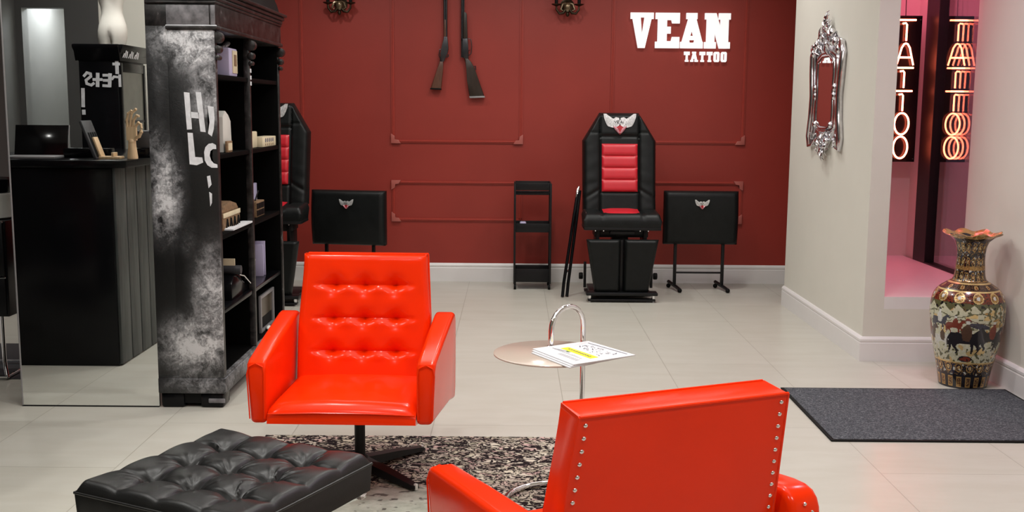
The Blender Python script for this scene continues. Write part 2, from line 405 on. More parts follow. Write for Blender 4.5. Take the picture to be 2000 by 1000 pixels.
def baseboard(name, path, sides, h=.14):
    """moulded white skirting following a plan polyline; the room lies on its left hand when sides=1"""
    prof = [(0, 0), (.018, 0), (.018, h*.74), (.014, h*.78), (.018, h*.82), (.018, h*.9), (.012, h*.96), (.006, h), (0, h)]
    P = [Vector(p) for p in path]; V = []; n = len(prof)
    for i, p in enumerate(P):
        ds = []
        if i > 0: ds.append((P[i]-P[i-1]).normalized())
        if i < len(P)-1: ds.append((P[i+1]-P[i]).normalized())
        ns = [Vector((-d.y, d.x))*sides for d in ds]
        m = ns[0] if len(ns) == 1 else (ns[0]+ns[1])/(1+ns[0].dot(ns[1]))
        for a, z in prof: V.append((p.x+m.x*a, p.y+m.y*a, z))
    F = []
    for i in range(len(P)-1):
        for k in range(n-1): F.append((i*n+k, i*n+k+1, (i+1)*n+k+1, (i+1)*n+k))
    F += [tuple(range(n)), tuple((len(P)-1)*n+k for k in range(n))]
    o = mesh_obj(name, V, F, 'white_gloss', None, False); o['kind'] = 'structure'; return o
baseboard('baseboard_back', [(LX, YB), (3.1, YB)], -1, .152)
baseboard('baseboard_pillar', [(PX, NB), (PX, PY), (RX, PY)], -1, .142)
baseboard('baseboard_right', [(RX, PY-.02), (RX, -1.9)], -1, .145)
baseboard('baseboard_left', [(LX, YB-.02), (LX, 1.8)], 1, .14)
# panel mouldings of the red wall
def moulding(n, x0, x1, z0, z1, corners):
    w = .026; d = .014
    mb = MB()
    def strip(xa, xb, za, zb, horiz):
        if horiz:
            pr = [(za, 0), (za, d*.6), (za+w*.3, d*.6), (za+w*.4, d), (za+w*.6, d), (za+w*.7, d*.6), (zb, d*.6), (zb, 0)]
            mb.poly([(YB-q, z) for z, q in pr], xb-xa, 'x', xa, 'red_trim')
        else:
            pr = [(xa, 0), (xa, d*.6), (xa+w*.3, d*.6), (xa+w*.4, d), (xa+w*.6, d), (xa+w*.7, d*.6), (xb, d*.6), (xb, 0)]
            mb.poly([(x, YB-q) for x, q in pr], z1-z0, 'z', z0, 'red_trim')
    strip(x0, x1, z0, z0+w, True); strip(x0, x1, z1-w, z1, True); strip(x0, x0+w, z0, z1, False); strip(x1-w, x1, z0, z1, False)
    o = struct(mb, 'trim_%d' % n)
    for cx, cz in corners:
        X = x0 if cx < 0 else x1; Z = z0 if cz < 0 else z1; L = .075; t = .03
        pts = [(X+cx*.004, Z+cz*.004), (X-cx*L, Z+cz*.004), (X-cx*(L-.02), Z-cz*(t-.004)), (X-cx*(t-.004), Z-cz*(t-.004)), (X-cx*(t-.004), Z-cz*(L-.02)), (X+cx*.004, Z-cz*L)]
        c = MB().poly(pts, .020, 'y', YB-.020, 'corner', bev=.002).build('corner_block', o); c['label'] = 'paler glossy corner block of the moulding'
moulding(1, -.985, .078, 1.135, 2.75, [(-1, -1), (1, -1)])
moulding(2, -.985, .078, .498, .828, [(-1, -1), (-1, 1)])
moulding(3, .785, 1.876, 1.143, 2.75, [(1, -1)])
moulding(4, .785, 1.876, .498, .84, [(1, 1), (1, -1)])
moulding(5, -2.76, -1.69, 1.135, 2.75, [])
# reflected end of the room (seen only in the standing mirror)
YR = 1.64
w = MB(); w.box(-3.38, -3.12, YR-.1, YR, 0, CE, 'wall_charcoal'); w.box(-3.75, -3.70, YR-.1, YR, 0, CE, 'wall_charcoal')
w.box(-3.70, -3.38, YR-.1, YR, 2.14, CE, 'wall_charcoal')
w.box(-3.70, -3.38, YR-.1, YR, 0, 1.0, 'wall_charcoal')
struct(w, 'wall_partition_dark')
struct(MB().box(-3.12, -2.3, YR-.1, YR, 0, CE, 'wall_grey'), 'wall_partition')
w = MB(); w.box(-3.38, -3.33, YR-1.0, YR-.1, .95, 2.3, 'wall_grey'); w.box(-3.75, -3.38, YR-1.05, YR-1.0, .95, 2.3, 'wall_grey'); w.box(-3.75, -3.38, YR-1.0, YR-.1, .9, 1.0, 'wall_grey'); w.box(-3.75, -3.33, YR-1.0, YR-.1, 2.3, 2.36, 'wall_grey')
struct(w, 'wall_recess')

# ------------------------------------------------------------------ red swivel armchairs
def make_armchair(label, loc, rz):
    t = thing('swivel_armchair', label, 'armchair', loc, rz, 'orange-red swivel armchairs')
    L_ = 'orange_leather'
    # seat: box frame plus crowned cushion
    def seat_top(u, v):
        x = -.262+.524*u; y = -.398+.53*v
        e = min(1, min(u, 1-u)/.07); g = min(1, v/.10)
        z = .372-.012*v + .022*math.sin(math.pi*min(1, max(0, u)))**.6*math.sin(math.pi*min(1, .12+v*.88))**.5
        z -= .030*(1-g)**2.2 + .012*(1-e)**2
        z += .0015*mnoise.noise(Vector((x*14, y*14, 3)))
        y -= .004*math.sin(math.pi*u)
        return (x, y, z)
    def seat_bot(u, v):
        x = -.262+.524*u; y = -.402+.53*v
        return (x, y, .312-.115*v)
    MB().pad(28, 28, seat_top, seat_bot, L_).build('seat', t, angle=55)
    MB().tube([(-.258, -.401, .347), (-.1, -.404, .353), (.1, -.404, .353), (.258, -.401, .347)], .0028, L_, 6).build('seat_piping', t)
    # arms
    for s in (-1, 1):
        bm = bmesh.new()
        side = [(-.398, .312), (-.400, .50), (-.388, .528), (-.36, .539), (-.1, .570), (.18, .600), (.215, .600), (.238, .594), (.254, .580), (.263, .560), (.268, .52), (.268, .44), (.262, .28), (.235, .235), (.1, .262)]
        inn = []; out = []
        for y, z in side:
            k = (y+.4)/.67; low = ss(.45, .3, z)
            xi = .264+.012*k; xo = .331+.026*k - .012*low*(1-k)
            inn.append(bm.verts.new((s*xi, y, z))); out.append(bm.verts.new((s*xo, y, z)))
        n = len(side); bm.faces.new(inn); bm.faces.new(out[::-1])
        for i in range(n): bm.faces.new((inn[i], inn[(i+1) % n], out[(i+1) % n], out[i]))
        bmesh.ops.recalc_face_normals(bm, faces=bm.faces)
        ed = [e for e in bm.edges if (len(e.link_faces) == 2 and e.link_faces[0].normal.angle(e.link_faces[1].normal) > R(50))]
        bmesh.ops.bevel(bm, geom=ed, offset=.016, segments=4, affect='EDGES', profile=.5)
        bmesh.ops.triangulate(bm, faces=[f for f in bm.faces if len(f.verts) > 4])
        mb = MB(); mb.bm(bm, L_); a = mb.build('arm', t, angle=35)
        MB().tube([(s*.270, -.4005, .33), (s*.269, -.4005, .49), (s*.273, -.398, .515), (s*.298, -.395, .527), (s*.322, -.398, .515), (s*.328, -.4005, .49), (s*.321, -.4005, .33)], .0026, L_, 6).build('piping', a)
        for k in range(3):
            MB().sphere((s*(.29+.02*k), .262, .572-.02*abs(k-1)), .0045, 'nail', n=8).build('nail', a)
    # tufted back
    wb = lambda v: .262-.018*ss(.35, 1, v)
    def P(u, v, front):
        x = (2*u-1)*wb(v)
        y0 = .085+.105*v; z = .325+.511*v
        ny, nz = -.98, .2
        if front:
            e = min(1, min(u, 1-u)/.06); g = min(1, min(v, 1-v)/.05)
            h = .014*(1-(1-e)**2.5)*(1-(1-g)**2.5)
            for r_ in (.26, .51, .765):
                zz = v-r_
                mid = ss(.06, .2, u)*ss(.94, .8, u)
                h -= .0085*math.exp(-(zz/.016)**2)*mid
                h += .004*math.exp(-((zz+.045)/.03)**2)*mid
                for cx in (.26, .5, .74):
                    d2 = ((u-cx)/.07)**2+((zz)/.062)**2
                    h -= .024*math.exp(-d2) + .012*math.exp(-d2*9)
            h += .001*mnoise.noise(Vector((u*9, v*9, 1)))
            return (x, y0+ny*h, z+nz*h)
        th = .084+.006*(1-v)
        return (x*1.0, y0+th+.006*math.sin(math.pi*u)*math.sin(math.pi*v), z-.008)
    bk = MB().pad(72, 72, lambda u, v: P(u, v, True), lambda u, v: P(u, v, False), L_).build('backrest', t, angle=50)
    # piping round the rear edge, top and sides
    ring = [P(.0, 0, False), P(0, .35, False), P(0, .7, False), P(0, 1, False), P(.5, 1, False), P(1, 1, False), P(1, .7, False), P(1, .35, False), P(1, 0, False)]
    MB().tube(ring[3:6], .0035, L_, 6).build('rear_piping', bk)
    MB().tube(ring[:4], .003, L_, 6).build('rear_piping', bk); MB().tube(ring[5:], .003, L_, 6).build('rear_piping', bk)
    ring = [P(.01, 1, True), P(.5, 1, True), P(.99, 1, True)]
    MB().tube(ring, .0028, L_, 6).build('top_piping', bk)
    nails = []
    for s in (0, 1):
        for k in range(18):
            p = P(.03 if s == 0 else .97, .965-k*.054, False)
            nails.append((p[0], p[1]+.001, p[2]))
    first = None
    for p in nails:
        if first is None:
            first = MB().sphere((0, 0, 0), .0048, 'nail', n=8, sc=(1, .6, 1)).build('nail', bk); first.location = p
        else:
            c = first.copy(); c.location = p; link(c, bk)
    # pedestal
    MB().lathe([(.021, .03), (.021, .30), (.05, .302), (.05, .32)], 'black_metal', 16).build('column', t)
    MB().box(-.14, .14, -.12, .16, .262, .285, 'black_metal', .004).build('seat_plate', t)
    base = MB().lathe([(.04, .012), (.04, .05), (.03, .068), (.022, .075)], 'black_metal', 16).build('swivel_hub', t)
    for k in range(4):
        a = R(47+90*k) - rz
        T = Matrix.Rotation(a, 4, 'Z')
        mb = MB(); V = []
        for x, w, zt, zb in ((.02, .03, .062, .025), (.18, .026, .048, .022), (.31, .019, .030, .014), (.328, .014, .026, .014)):
            V += [(x, -w, zb), (x, w, zb), (x, w*.8, zt), (x, -w*.8, zt)]
        F = [(0, 1, 2, 3), (15, 14, 13, 12)]
        for i in range(3):
            for q in range(4): F.append((i*4+q, i*4+(q+1) % 4, (i+1)*4+(q+1) % 4, (i+1)*4+q))
        mb.add(V, F, 'black_metal', T); lg = mb.build('leg', t, angle=30)
        g = MB().lathe([(.009, .009), (.011, .011), (.010, .018)], 'white_plastic', 12, (.312, 0), T).box(.318, .332, -.006, .006, .009, .034, 'white_plastic', .003, T).build('glide', lg)
        g['label'] = 'white plastic glide under the black leg tip'
    return t
make_armchair('tufted orange-red leather swivel armchair facing the viewer behind the black ottoman', (-.588, 4.02, .0), R(-1.0))
make_armchair('orange-red leather swivel armchair seen from behind, nail-studded back, in the foreground', (.250, 2.330, .0), R(203))

# ------------------------------------------------------------------ ottoman
def make_ottoman():
    t = thing('tufted_ottoman', 'square black leather ottoman with nine tufted buttons at the lower left', 'ottoman', (-.797, 2.907, 0), R(-26.5))
    hw = .289; sp = .146; b3 = [(i*sp, j*sp) for i in (-1, 0, 1) for j in (-1, 0, 1)]
    def top(u, v):
        x = (2*u-1)*hw; y = (2*v-1)*hw
        # seams along the button rows
        ex = min(1, (hw-abs(x))/.03); ey = min(1, (hw-abs(y))/.03)
        edge = (1-(1-ex)**2.6)*(1-(1-ey)**2.6)
        h = .026*edge
        dx = min(abs(x-k*sp) for k in (-1, 0, 1)); dy = min(abs(y-k*sp) for k in (-1, 0, 1))
        # folds rise between buttons, dip at buttons
        h -= .015*math.exp(-(dx/.007)**2)*ss(.0, .10, hw-abs(y)) + .015*math.exp(-(dy/.007)**2)*ss(.0, .10, hw-abs(x))
        h += .007*(1-math.exp(-(dx/.03)**2))*(1-math.exp(-(dy/.03)**2))*edge
        for k, (bx, by) in enumerate(b3):
            r = math.hypot(x-bx, y-by); a = math.atan2(y-by, x-bx)
            h -= .022*math.exp(-(r/.034)**2) + .010*math.exp(-(r/.010)**2)
            h += .0038*math.exp(-((r-.042)/.030)**2)*math.sin(a*15+k*1.7+3*mnoise.noise(Vector((x*10, y*10, k))))*max(0, .35+mnoise.noise(Vector((math.cos(a)*2, math.sin(a)*2, k*3.1)))*1.5)
        h += .0025*mnoise.noise(Vector((x*16, y*16, 0)))
        cr = .012
        X = x; Y = y
        return (X, Y, .372+h)
    def bot(u, v):
        x = (2*u-1)*hw; y = (2*v-1)*hw
        return (x*.985, y*.985, .290)
    c = MB().pad(130, 130, top, bot, 'black_leather').build('cushion', t, angle=60)
    q = hw+.0; z = .372
    pts = [(q, -q, z), (q, q, z), (-q, q, z), (-q, -q, z), (q, -q, z)]
    for i in range(4):
        MB().tube([pts[i], tuple((Vector(pts[i])+Vector(pts[i+1]))/2), pts[i+1]], .004, 'black_leather', 8).build('piping', c)
    first = None
    for bx, by in b3:
        if first is None:
            first = MB().sphere((0, 0, 0), .010, 'black_leather', sc=(1, 1, .5), n=10).build('button', c); first.location = (bx, by, .372)
        else: d = first.copy(); d.location = (bx, by, .372); link(d, c)
    f = MB(); f.box(-.28, .28, -.27, -.245, .272, .29, 'chrome', .002); f.box(-.28, .28, .245, .27, .272, .29, 'chrome', .002)
    for x in (-.14, 0, .14): f.box(x-.02, x+.02, -.245, .245, .280, .289, 'black_leather', .001)
    f.build('frame', t)
    for s in (-1, 1):
        for d in (-1, 1):
            pts = [(d*.28, s*.257, .284), (d*.17, s*.257, .225), (d*.02, s*.257, .155), (-d*.14, s*.257, .085), (-d*.262, s*.257, .028), (-d*.27, s*.257, .026)]
            MB().tube(pts, .016, 'chrome', 4, flat=.35).build('leg', t)
    return t
make_ottoman()

# ------------------------------------------------------------------ rug and door mat
mb = MB(); nx = 40; ny = 60
def rugp(u, v, top):
    return (-.9+1.8*u, -1.15+2.28*v, (.007+.0012*mnoise.noise(Vector((u*7, v*9, 0)))) if top else .0005)
mb.pad(nx, ny, lambda u, v: rugp(u, v, True), lambda u, v: rugp(u, v, False), 'rug')
tag(mb.build('rug', loc=(-.16, 3.335, 0)), 'worn grey and black persian rug under the red armchairs', 'rug')
mt = thing('door_mat', 'dark grey ribbed entrance mat lying right of the foreground armchair', 'mat', (1.95, 4.89, 0))
MB().box(-.55, .575, -.425, .425, .002, .010, 'doormat', .002).build('pile', mt)
e = MB(); 
for a in ((-.565, .59, -.44, -.425), (-.565, .59, .425, .44)): e.box(a[0], a[1], a[2], a[3], .001, .008, 'black_matte', .002)
for a in ((-.565, -.55, -.425, .425), (.575, .59, -.425, .425)): e.box(a[0], a[1], a[2], a[3], .001, .008, 'black_matte', .002)
e.build('rubber_edge', mt)

# ------------------------------------------------------------------ side table with magazines
st = thing('side_table', 'small round side table hung from an arched chrome tube', 'table', (.18, 3.66, 0))
MB().lathe([(.195, -.004), (.2, -.002), (.2, .002), (.195, .004)], 'smoke_glass', 64, (-.042, -.008), Matrix.Translation((0, 0, .566))).build('tabletop', st)
MB().tube([(.2*math.cos(2*math.pi*k/48), .2*math.sin(2*math.pi*k/48), .0195) for k in range(49)], .0105, 'chrome', 10, cap=False).build('base', st)
pts = [(.084, .185, .02), (.084, .185, .3), (.084, .185, .62)]
cx = (.084-.038)/2; dx = (.084+.038)/2; cy = (.185+.07)/2; dy = (.185-.07)/2
for k in range(0, 13):
    a = math.pi*k/12; pts.append((cx+dx*math.cos(a), cy+dy*math.cos(a), .63+.078*math.sin(a)))
pts.append((-.038, .07, .572))
MB().tube(pts, .0095, 'chrome', 14).build('arched_tube', st)
MB().lathe([(.014, .570), (.014, .576), (.010, .578)], 'chrome', 16, (-.038, .07)).build('collar', st)
def quad_sheet(name, c, z, th, label, cat, curl=0, parent=None):
    def bil(u, v, dz):
        a = Vector(c[0]).lerp(Vector(c[1]), u); b = Vector(c[3]).lerp(Vector(c[2]), u); p = a.lerp(b, v)
        return (p.x, p.y, z+dz+curl*(u*0+(1-u)**3)*.5)
    o = MB().pad(8, 8, lambda u, v: bil(u, v, th), lambda u, v: bil(u, v, 0), 'paper').build(name, parent)
    return tag(o, label, cat, 'printed papers stacked on the side table'), bil
c1 = [(.075, 3.664), (.280, 3.795), (.427, 3.578), (.206, 3.432)]
c0 = [(.072, 3.648), (.274, 3.786), (.415, 3.585), (.198, 3.426)]
cm = [(.070, 3.632), (.268, 3.778), (.405, 3.590), (.192, 3.418)]
quad_sheet('magazine', cm, .5705, .003, 'white magazine at the bottom of the stack on the side table', 'magazine')
quad_sheet('magazine', c0, .5740, .003, 'white magazine in the middle of the stack on the side table', 'magazine')
mag, bil = quad_sheet('newspaper', c1, .5775, .003, 'open white newspaper with a yellow banner on top of the stack', 'newspaper')
def patch(u0, u1, v0, v1, m, name, sk=0):
    V = [bil(u0, v0, .0035), bil(u1, v0+sk, .0035), bil(u1, v1+sk, .0035), bil(u0, v1, .0035)]
    o = mesh_obj(name, V, [(0, 1, 2, 3)], m, mag); return o
patch(.36, .50, .18, .86, 'yellow', 'yellow_banner')
pr = MB()
def line(u0, v0, u1, v1, w, m='ink'):
    a = Vector(bil(u0, v0, .0046)); b = Vector(bil(u1, v1, .0046)); d = (b-a).normalized(); n = Vector((-d.y, d.x, 0))*w
    pr.add([a-n, b-n, b+n, a+n], [(0, 1, 2, 3)], m)
for k in range(9): line(.44-.004*k, .26+.06*k, .44, .30+.06*k, .003)
line(.90, .12, .93, .92, .0018); line(.26, .12, .34, .44, .0014)
rn = random.Random(3)
for k in range(46):
    u = rn.uniform(.56, .86); v = rn.uniform(.22, .84); a = rn.uniform(0, 6.28); l = rn.uniform(.02, .06)
    line(u, v, u+l*math.cos(a), v+l*math.sin(a), .0013)
for k in range(14):
    v = .2+.045*k; line(.24, v, .24+rn.uniform(.02, .06), v+.01, .0012)
for k in range(10):
    v = .45+.045*k; line(.12, v, .2, v, .0011)
line(.33, .36, .33, .42, .003, 'green_ink')
pr.build('printed_text', mag, False)

# ------------------------------------------------------------------ tattoo chairs
def emblem(parent, w, h, T, name='emblem', big=True):
    """silver winged badge: two feathered wings, a lettered bar and a heart-shaped drop"""
    mb = MB(); t = .004
    for s in (-1, 1):
        wing = [(.02, .30), (.12, .34), (.20, .26), (.34, .40), (.42, .50), (.50, .50), (.48, .30), (.44, .12), (.40, -.02), (.36, -.10), (.24, -.16), (.10, -.18), (.02, -.05)]
        mb.poly([(s*x*w, z*h) for x, z in wing], t, 'y', -t, 'emblem')
        for k in range(5):
            x0 = .12+.06*k; mb.tube([(s*x0*w, -t-.001, (-.12+.02*k)*h), (s*(x0+.05)*w, -t-.002, (.06+.04*k)*h), (s*(x0+.10)*w, -t-.001, (.26+.05*k)*h)], [.003*w/.24, .006*w/.24, .003*w/.24], 'emblem', 6)
    mb.poly([(-.02*w, -.06*h), (.02*w, -.06*h), (.14*w, -.18*h), (.03*w, -.46*h), (0, -.5*h), (-.03*w, -.46*h), (-.14*w, -.18*h)], t, 'y', -t-.002, 'emblem_red')
    for s in (-1, 1): mb.tube([(s*.02*w, -t-.004, -.44*h), (s*.10*w, -t-.006, -.26*h), (s*.19*w, -t-.004, -.12*h)], [.006*w/.24, .012*w/.24, .005*w/.24], 'emblem_pink', 8)
    mb.poly([(-.2*w, .0), (.2*w, .0), (.24*w, .2*h), (-.24*w, .2*h)], t, 'y', -t-.003, 'emblem')
    # the four letters on the bar, tiny relief
    ltr = {'V': [[(0, 1), (.5, 0), (1, 1)]], 'E': [[(1, 1), (0, 1), (0, 0), (1, 0)], [(0, .5), (.8, .5)]], 'A': [[(0, 0), (.5, 1), (1, 0)], [(.2, .4), (.8, .4)]], 'N': [[(0, 0), (0, 1), (1, 0), (1, 1)]]}
    for i, ch in enumerate('VEAN'):
        for st_ in ltr[ch]:
            mb.tube([((-.17+.09*i+.065*a)*w, -t-.0045, (.04+.12*b)*h) for a, b in st_], .0012*w/.24*2, 'black_metal', 5)
    for v in range(len(mb.v)): mb.v[v] = tuple(T @ Vector(mb.v[v]))
    o = mb.build(name, parent, angle=30); o['label'] = 'silver winged emblem'; return o
def make_tattoo_chair(label, loc, rz, lift=0):
    t = thing('tattoo_chair', label, 'tattoo chair', loc, rz, 'tattoo chairs by the red wall')
    B_ = 'charcoal_leather'
    z0 = .65+lift; zt = 1.39+lift; H_ = zt-z0; lean = .16
    def hw(v):   # half width of the back outline by height
        return .282-.004*(1-v) if v < .71 else .282+(.150-.282)*(v-.71)/.29
    def bk(x, v, h): return (x, .10+lean*v-h, z0+H_*v)
    def front(u, v):
        s = 2*u-1; x = s*hw(v); h = .05
        e = min(1, (1-abs(s))/.10); g = min(1, (1-v)/.04)
        h = .012+.048*(1-(1-e)**2.2)*(1-(1-g)**2.2)
        ax = abs(x)
        side = ss(.145, .16, ax)
        h += .012*math.sin(math.pi*min(1, max(0, (ax-.14)/.14)))*side
        h -= .012*math.exp(-((ax-.148)/.008)**2)
        # horizontal folds in the bolsters, strongest near the bottom
        h += side*.0028*math.sin(v*44+ax*26+3*mnoise.noise(Vector((x*4, v*5, 0))))*(.5 if v > .3 else 1.3)*(1 if v < .75 else 0)*max(0, .4+mnoise.noise(Vector((x*6, v*7, 4)))*1.6)
        h -= side*.010*math.exp(-((v-.12-(.28-ax)*.8)/.02)**2)
        h -= .010*math.exp(-((v-.76)/.012)**2) if ax < .15 else .006*math.exp(-((v-.80)/.012)**2)
        if ax < .15: h += .012*ss(.76, .80, v)
        if ax < .15 and v < .19: h -= .008*math.exp(-((v-.19)/.012)**2)
        return bk(x, v, h)
    def rear(u, v):
        return bk((2*u-1)*hw(v), v, -.03)
    b = MB().pad(64, 90, front, rear, B_).build('backrest', t, angle=60)
    # red inset with four ribs
    def rf(u, v):
        x = (2*u-1)*.136; vv = .20+.485*v
        r = (v*4) % 1; e = min(1, min(u, 1-u)/.05)
        h = .062+.014*(1-abs(2*r-1)**4)*(1-(1-e)**3)
        return bk(x, vv, h)
    p = MB().pad(20, 64, rf, lambda u, v: bk((2*u-1)*.136, .20+.485*v, .045), 'red_vinyl').build('red_inset', b, angle=60); p['label'] = 'ribbed red vinyl inset of the back'
    y = .10+lean*.90-.078; T = Matrix.Translation((0, y, z0+H_*.885)) @ Matrix.Rotation(R(-12), 4, 'X')
    emblem(b, .25, .16, T)
    # seat
    def st_(u, v):
        s = 2*u-1; x = s*(.288); yy = -.22+.30*v
        e = min(1, (1-abs(s))/.08); g = min(1, v/.15)
        h = .045*(1-(1-e)**2.2)*(1-(1-g)**2)
        h -= .010*math.exp(-((abs(x)-.15)/.01)**2)
        h -= .010*math.exp(-((abs(x)-.15)/.02)**2) if v > .3 else 0
        return (x, yy, .605+lift+h+.02*v)
    s = MB().pad(48, 24, st_, lambda u, v: ((2*u-1)*.28, -.215+.29*v, .552+lift), B_).build('seat', t, angle=60)
    def sr(u, v):
        x = (2*u-1)*.135; yy = -.17+.22*v; e = min(1, min(u, 1-u)/.3); g = min(1, min(v, 1-v)/.25)
        return (x*(1-.25*(1-v)*0), yy, .648+lift+.02*(v)+.014*(1-(1-e)**2)*(1-(1-g)**2))
    q = MB().pad(16, 10, sr, lambda u, v: ((2*u-1)*.13, -.165+.21*v, .625+lift), 'red_vinyl').build('red_seat_inset', s, angle=60); q['label'] = 'red vinyl inset of the seat'
    MB().box(-.285, .285, -.215, .06, .532+lift, .553+lift, 'black_metal', .004).build('seat_pan', t)
    # mechanism
    m = MB(); m.box(-.20, .20, -.12, .10, .47+lift, .532+lift, 'black_metal', .006); m.box(-.09, .09, -.19, -.12, .50+lift, .525+lift, 'black_metal', .004)
    m.box(.165, .19, -.14, .1, .35, .54+lift, 'black_metal', .003); m.box(-.19, -.165, -.14, .1, .35, .54+lift, 'black_metal', .003)
    m.build('tilt_mechanism', t)
    for x in (-.20, -.14, .13, .19):
        MB().lathe([(.0065, 0), (.0065, .012), (.004, .016)], 'chrome', 10, T=Matrix.Translation((x, -.19, .528+lift)) @ Matrix.Rotation(R(90), 4, 'X')).build('bolt', t)
    for s_ in (-1, 1):
        def lf(u, v, s_=s_):
            k = 1-v; xi = .016; xo = .266-.066*v
            x = s_*(xi+(xo-xi)*u); e = min(1, min(u, 1-u)/.10); g = min(1, min(v, 1-v)/.05)
            h = .034*(1-(1-e)**2.4)*(1-(1-g)**2.4)
            return (x, -.20-h-.03*(1-v), .468-.40*v)
        def lb(u, v, s_=s_):
            xi = .016; xo = .266-.066*v; return (s_*(xi+(xo-xi)*u), -.17-.03*(1-v), .460-.39*v)
        MB().pad(24, 36, lf, lb, B_).build('leg_rest', t, angle=60)
    f = MB(); f.box(-.012, .012, -.19, -.16, .07, .46, 'black_metal', .003)
    f.build('leg_rest_bracket', t)
    bs = MB(); bs.box(-.265, .265, -.27, -.16, .052, .075, 'black_metal', .006); bs.box(-.23, .23, -.16, .25, .03, .06, 'black_metal', .006)
    bs.build('footplate', t)
    for ya, yb in ((-.26, -.20), (.16, .24)): MB().box(-.25, .25, ya, yb, .008, .026, 'black_metal', .006).build('floor_bar', t)
    for x in (-.235, .235):
        MB().lathe([(.010, .0), (.012, .01), (.012, .052)], 'chrome', 12, (x, -.235)).build('levelling_foot', t)
    col = MB(); col.box(-.08, .08, -.06, .12, .05, .36, 'black_metal', .01); col.box(-.06, .06, -.04, .10, .36, .48+lift, 'black_metal', .006); col.build('lift_column', t)
    for s_ in (-1, 1):
        MB().lathe([(.022, -.015), (.026, -.01), (.026, .01), (.022, .015)], 'black_matte', 14, T=Matrix.Translation((s_*.285, .06, .15)) @ Matrix.Rotation(R(90), 4, 'Y')).box(s_*.255-.01, s_*.255+.01, .05, .07, .06, .26, 'black_metal', .002).build('caster', t)
    return t
make_tattoo_chair('black tattoo chair with red ribbed panel, fully visible below the white lettering', (.815, 8.02, 0), 0)
make_tattoo_chair('black and red tattoo chair half hidden behind the tall bookcase', (-1.79, 7.77, 0), 0, .055)
# ------------------------------------------------------------------ padded arm rest stands
def make_rest(label, loc, rz):
    t = thing('armrest_stand', label, 'armrest stand', loc, rz, 'padded armrest stands')
    def f(u, v):
        x = (2*u-1)*.290; e = min(1, min(u, 1-u)/.05); g = min(1, min(v, 1-v)/.07)
        zz = .37+.42*v; h = .03*(1-(1-e)**2.4)*(1-(1-g)**2.4)+.02*math.sin(math.pi*v)
        return (x*(1+.005*math.sin(math.pi*v)), -.03-h, zz)
    p = MB().pad(28, 28, f, lambda u, v: ((2*u-1)*.287, .03, .372+.415*v), 'charcoal_leather').build('pad', t, angle=60)
    emblem(p, .115, .075, Matrix.Translation((0, -.081, .688)))
    for s in (-1, 1):
        l = MB().box(s*.188-.012, s*.188+.012, -.012, .012, .04, .40, 'black_metal', .002).build('leg', t)
        MB().tube([(s*.188-.03, .11, .05), (s*.188-.01, .04, .04), (s*.188+.012, -.05, .03), (s*.188+.025, -.14, .022)], .014, 'black_metal', 10).build('foot', l)
        for q, dx, z in ((.105, -.03, .018), (-.13, .024, .016)):
            MB().sphere((s*.188+dx, q, z), .018, 'black_matte', n=12).build('caster', l)
    MB().box(-.176, .176, -.006, .006, .133, .147, 'black_metal', .002).build('crossbar', t)
    return t
make_rest('black padded armrest stand with winged badge, right of the visible tattoo chair', (1.478, 8.35, 0), 0)
make_rest('black padded armrest stand with winged badge between the bookcase and the wall moulding', (-1.25, 8.15, 0), R(-9))

# ------------------------------------------------------------------ trolley
tr = thing('storage_trolley', 'narrow black three-tier trolley against the red wall', 'trolley', (.16, 8.42, 0))
for sx in (-1, 1):
    for sy in (-1, 1):
        MB().box(sx*.140-.008, sx*.140+.008, sy*.11-.008, sy*.11+.008, .045, .84, 'black_metal', .002).build('post', tr)
        MB().lathe([(.020, -.009), (.020, .009)], 'black_matte', 14, T=Matrix.Translation((sx*.135, sy*.105, .0205)) @ Matrix.Rotation(R(90), 4, 'Y')).box(sx*.135-.004, sx*.135+.004, sy*.105-.01, sy*.105+.01, .02, .05, 'black_metal').build('caster', tr)
for z0, z1 in ((.785, .845), (.455, .525), (.06, .165)):
    b = MB(); b.box(-.135, .135, -.105, .105, z0, z0+.006, 'black_metal'); b.box(-.135, .135, -.109, -.103, z0, z1, 'black_metal', .001); b.box(-.135, .135, .103, .109, z0, z1, 'black_metal', .001)
    b.box(-.139, -.133, -.105, .105, z0, z1, 'black_metal', .001); b.box(.133, .139, -.105, .105, z0, z1, 'black_metal', .001)
    b.build('tray', tr)
b = MB(); b.box(-.132, .132, -.118, -.108, .75, .782, 'black_gloss', .004); b.build('drawer_front', tr)
tag(MB().box(.0, .05, -.05, .0, .53, .60, 'lilac', .01).build('paper_cup', loc=(.06, 8.42, -.068+.0)), 'small pale cup on the middle tray of the black trolley', 'cup')
tag(MB().lathe([(.02, 0), (.028, .005), (.028, .05), (.012, .06), (.012, .075)], 'grey_plastic', 14).build('spray_bottle', loc=(.09, 8.40, .0665)), 'small dark bottle on the bottom tray of the black trolley', 'bottle')
# folded stand leaning beside the tattoo chair
lp = thing('folded_stand', 'black folded metal stand leaning on the left side of the tattoo chair', 'stand', (.385, 7.97, 0))
for k, (dx, dy) in enumerate(((0, 0), (.035, .02))):
    MB().tube([(dx, dy, .004), (dx+.01, dy+.03, .10), (dx+.08-.01*k, dy+.1, .58), (dx+.115-.02*k, dy+.15, .80)], .012, 'black_gloss', 10).build('leg', lp)
MB().tube([(.085, .12, .60), (.112, .15, .80), (.122, .165, .83)], [.014, .014, .008], 'chrome', 10).build('tip', lp)
MB().tube([(.02, .04, .18), (.05, .07, .2)], .007, 'chrome', 8).build('hinge', lp)

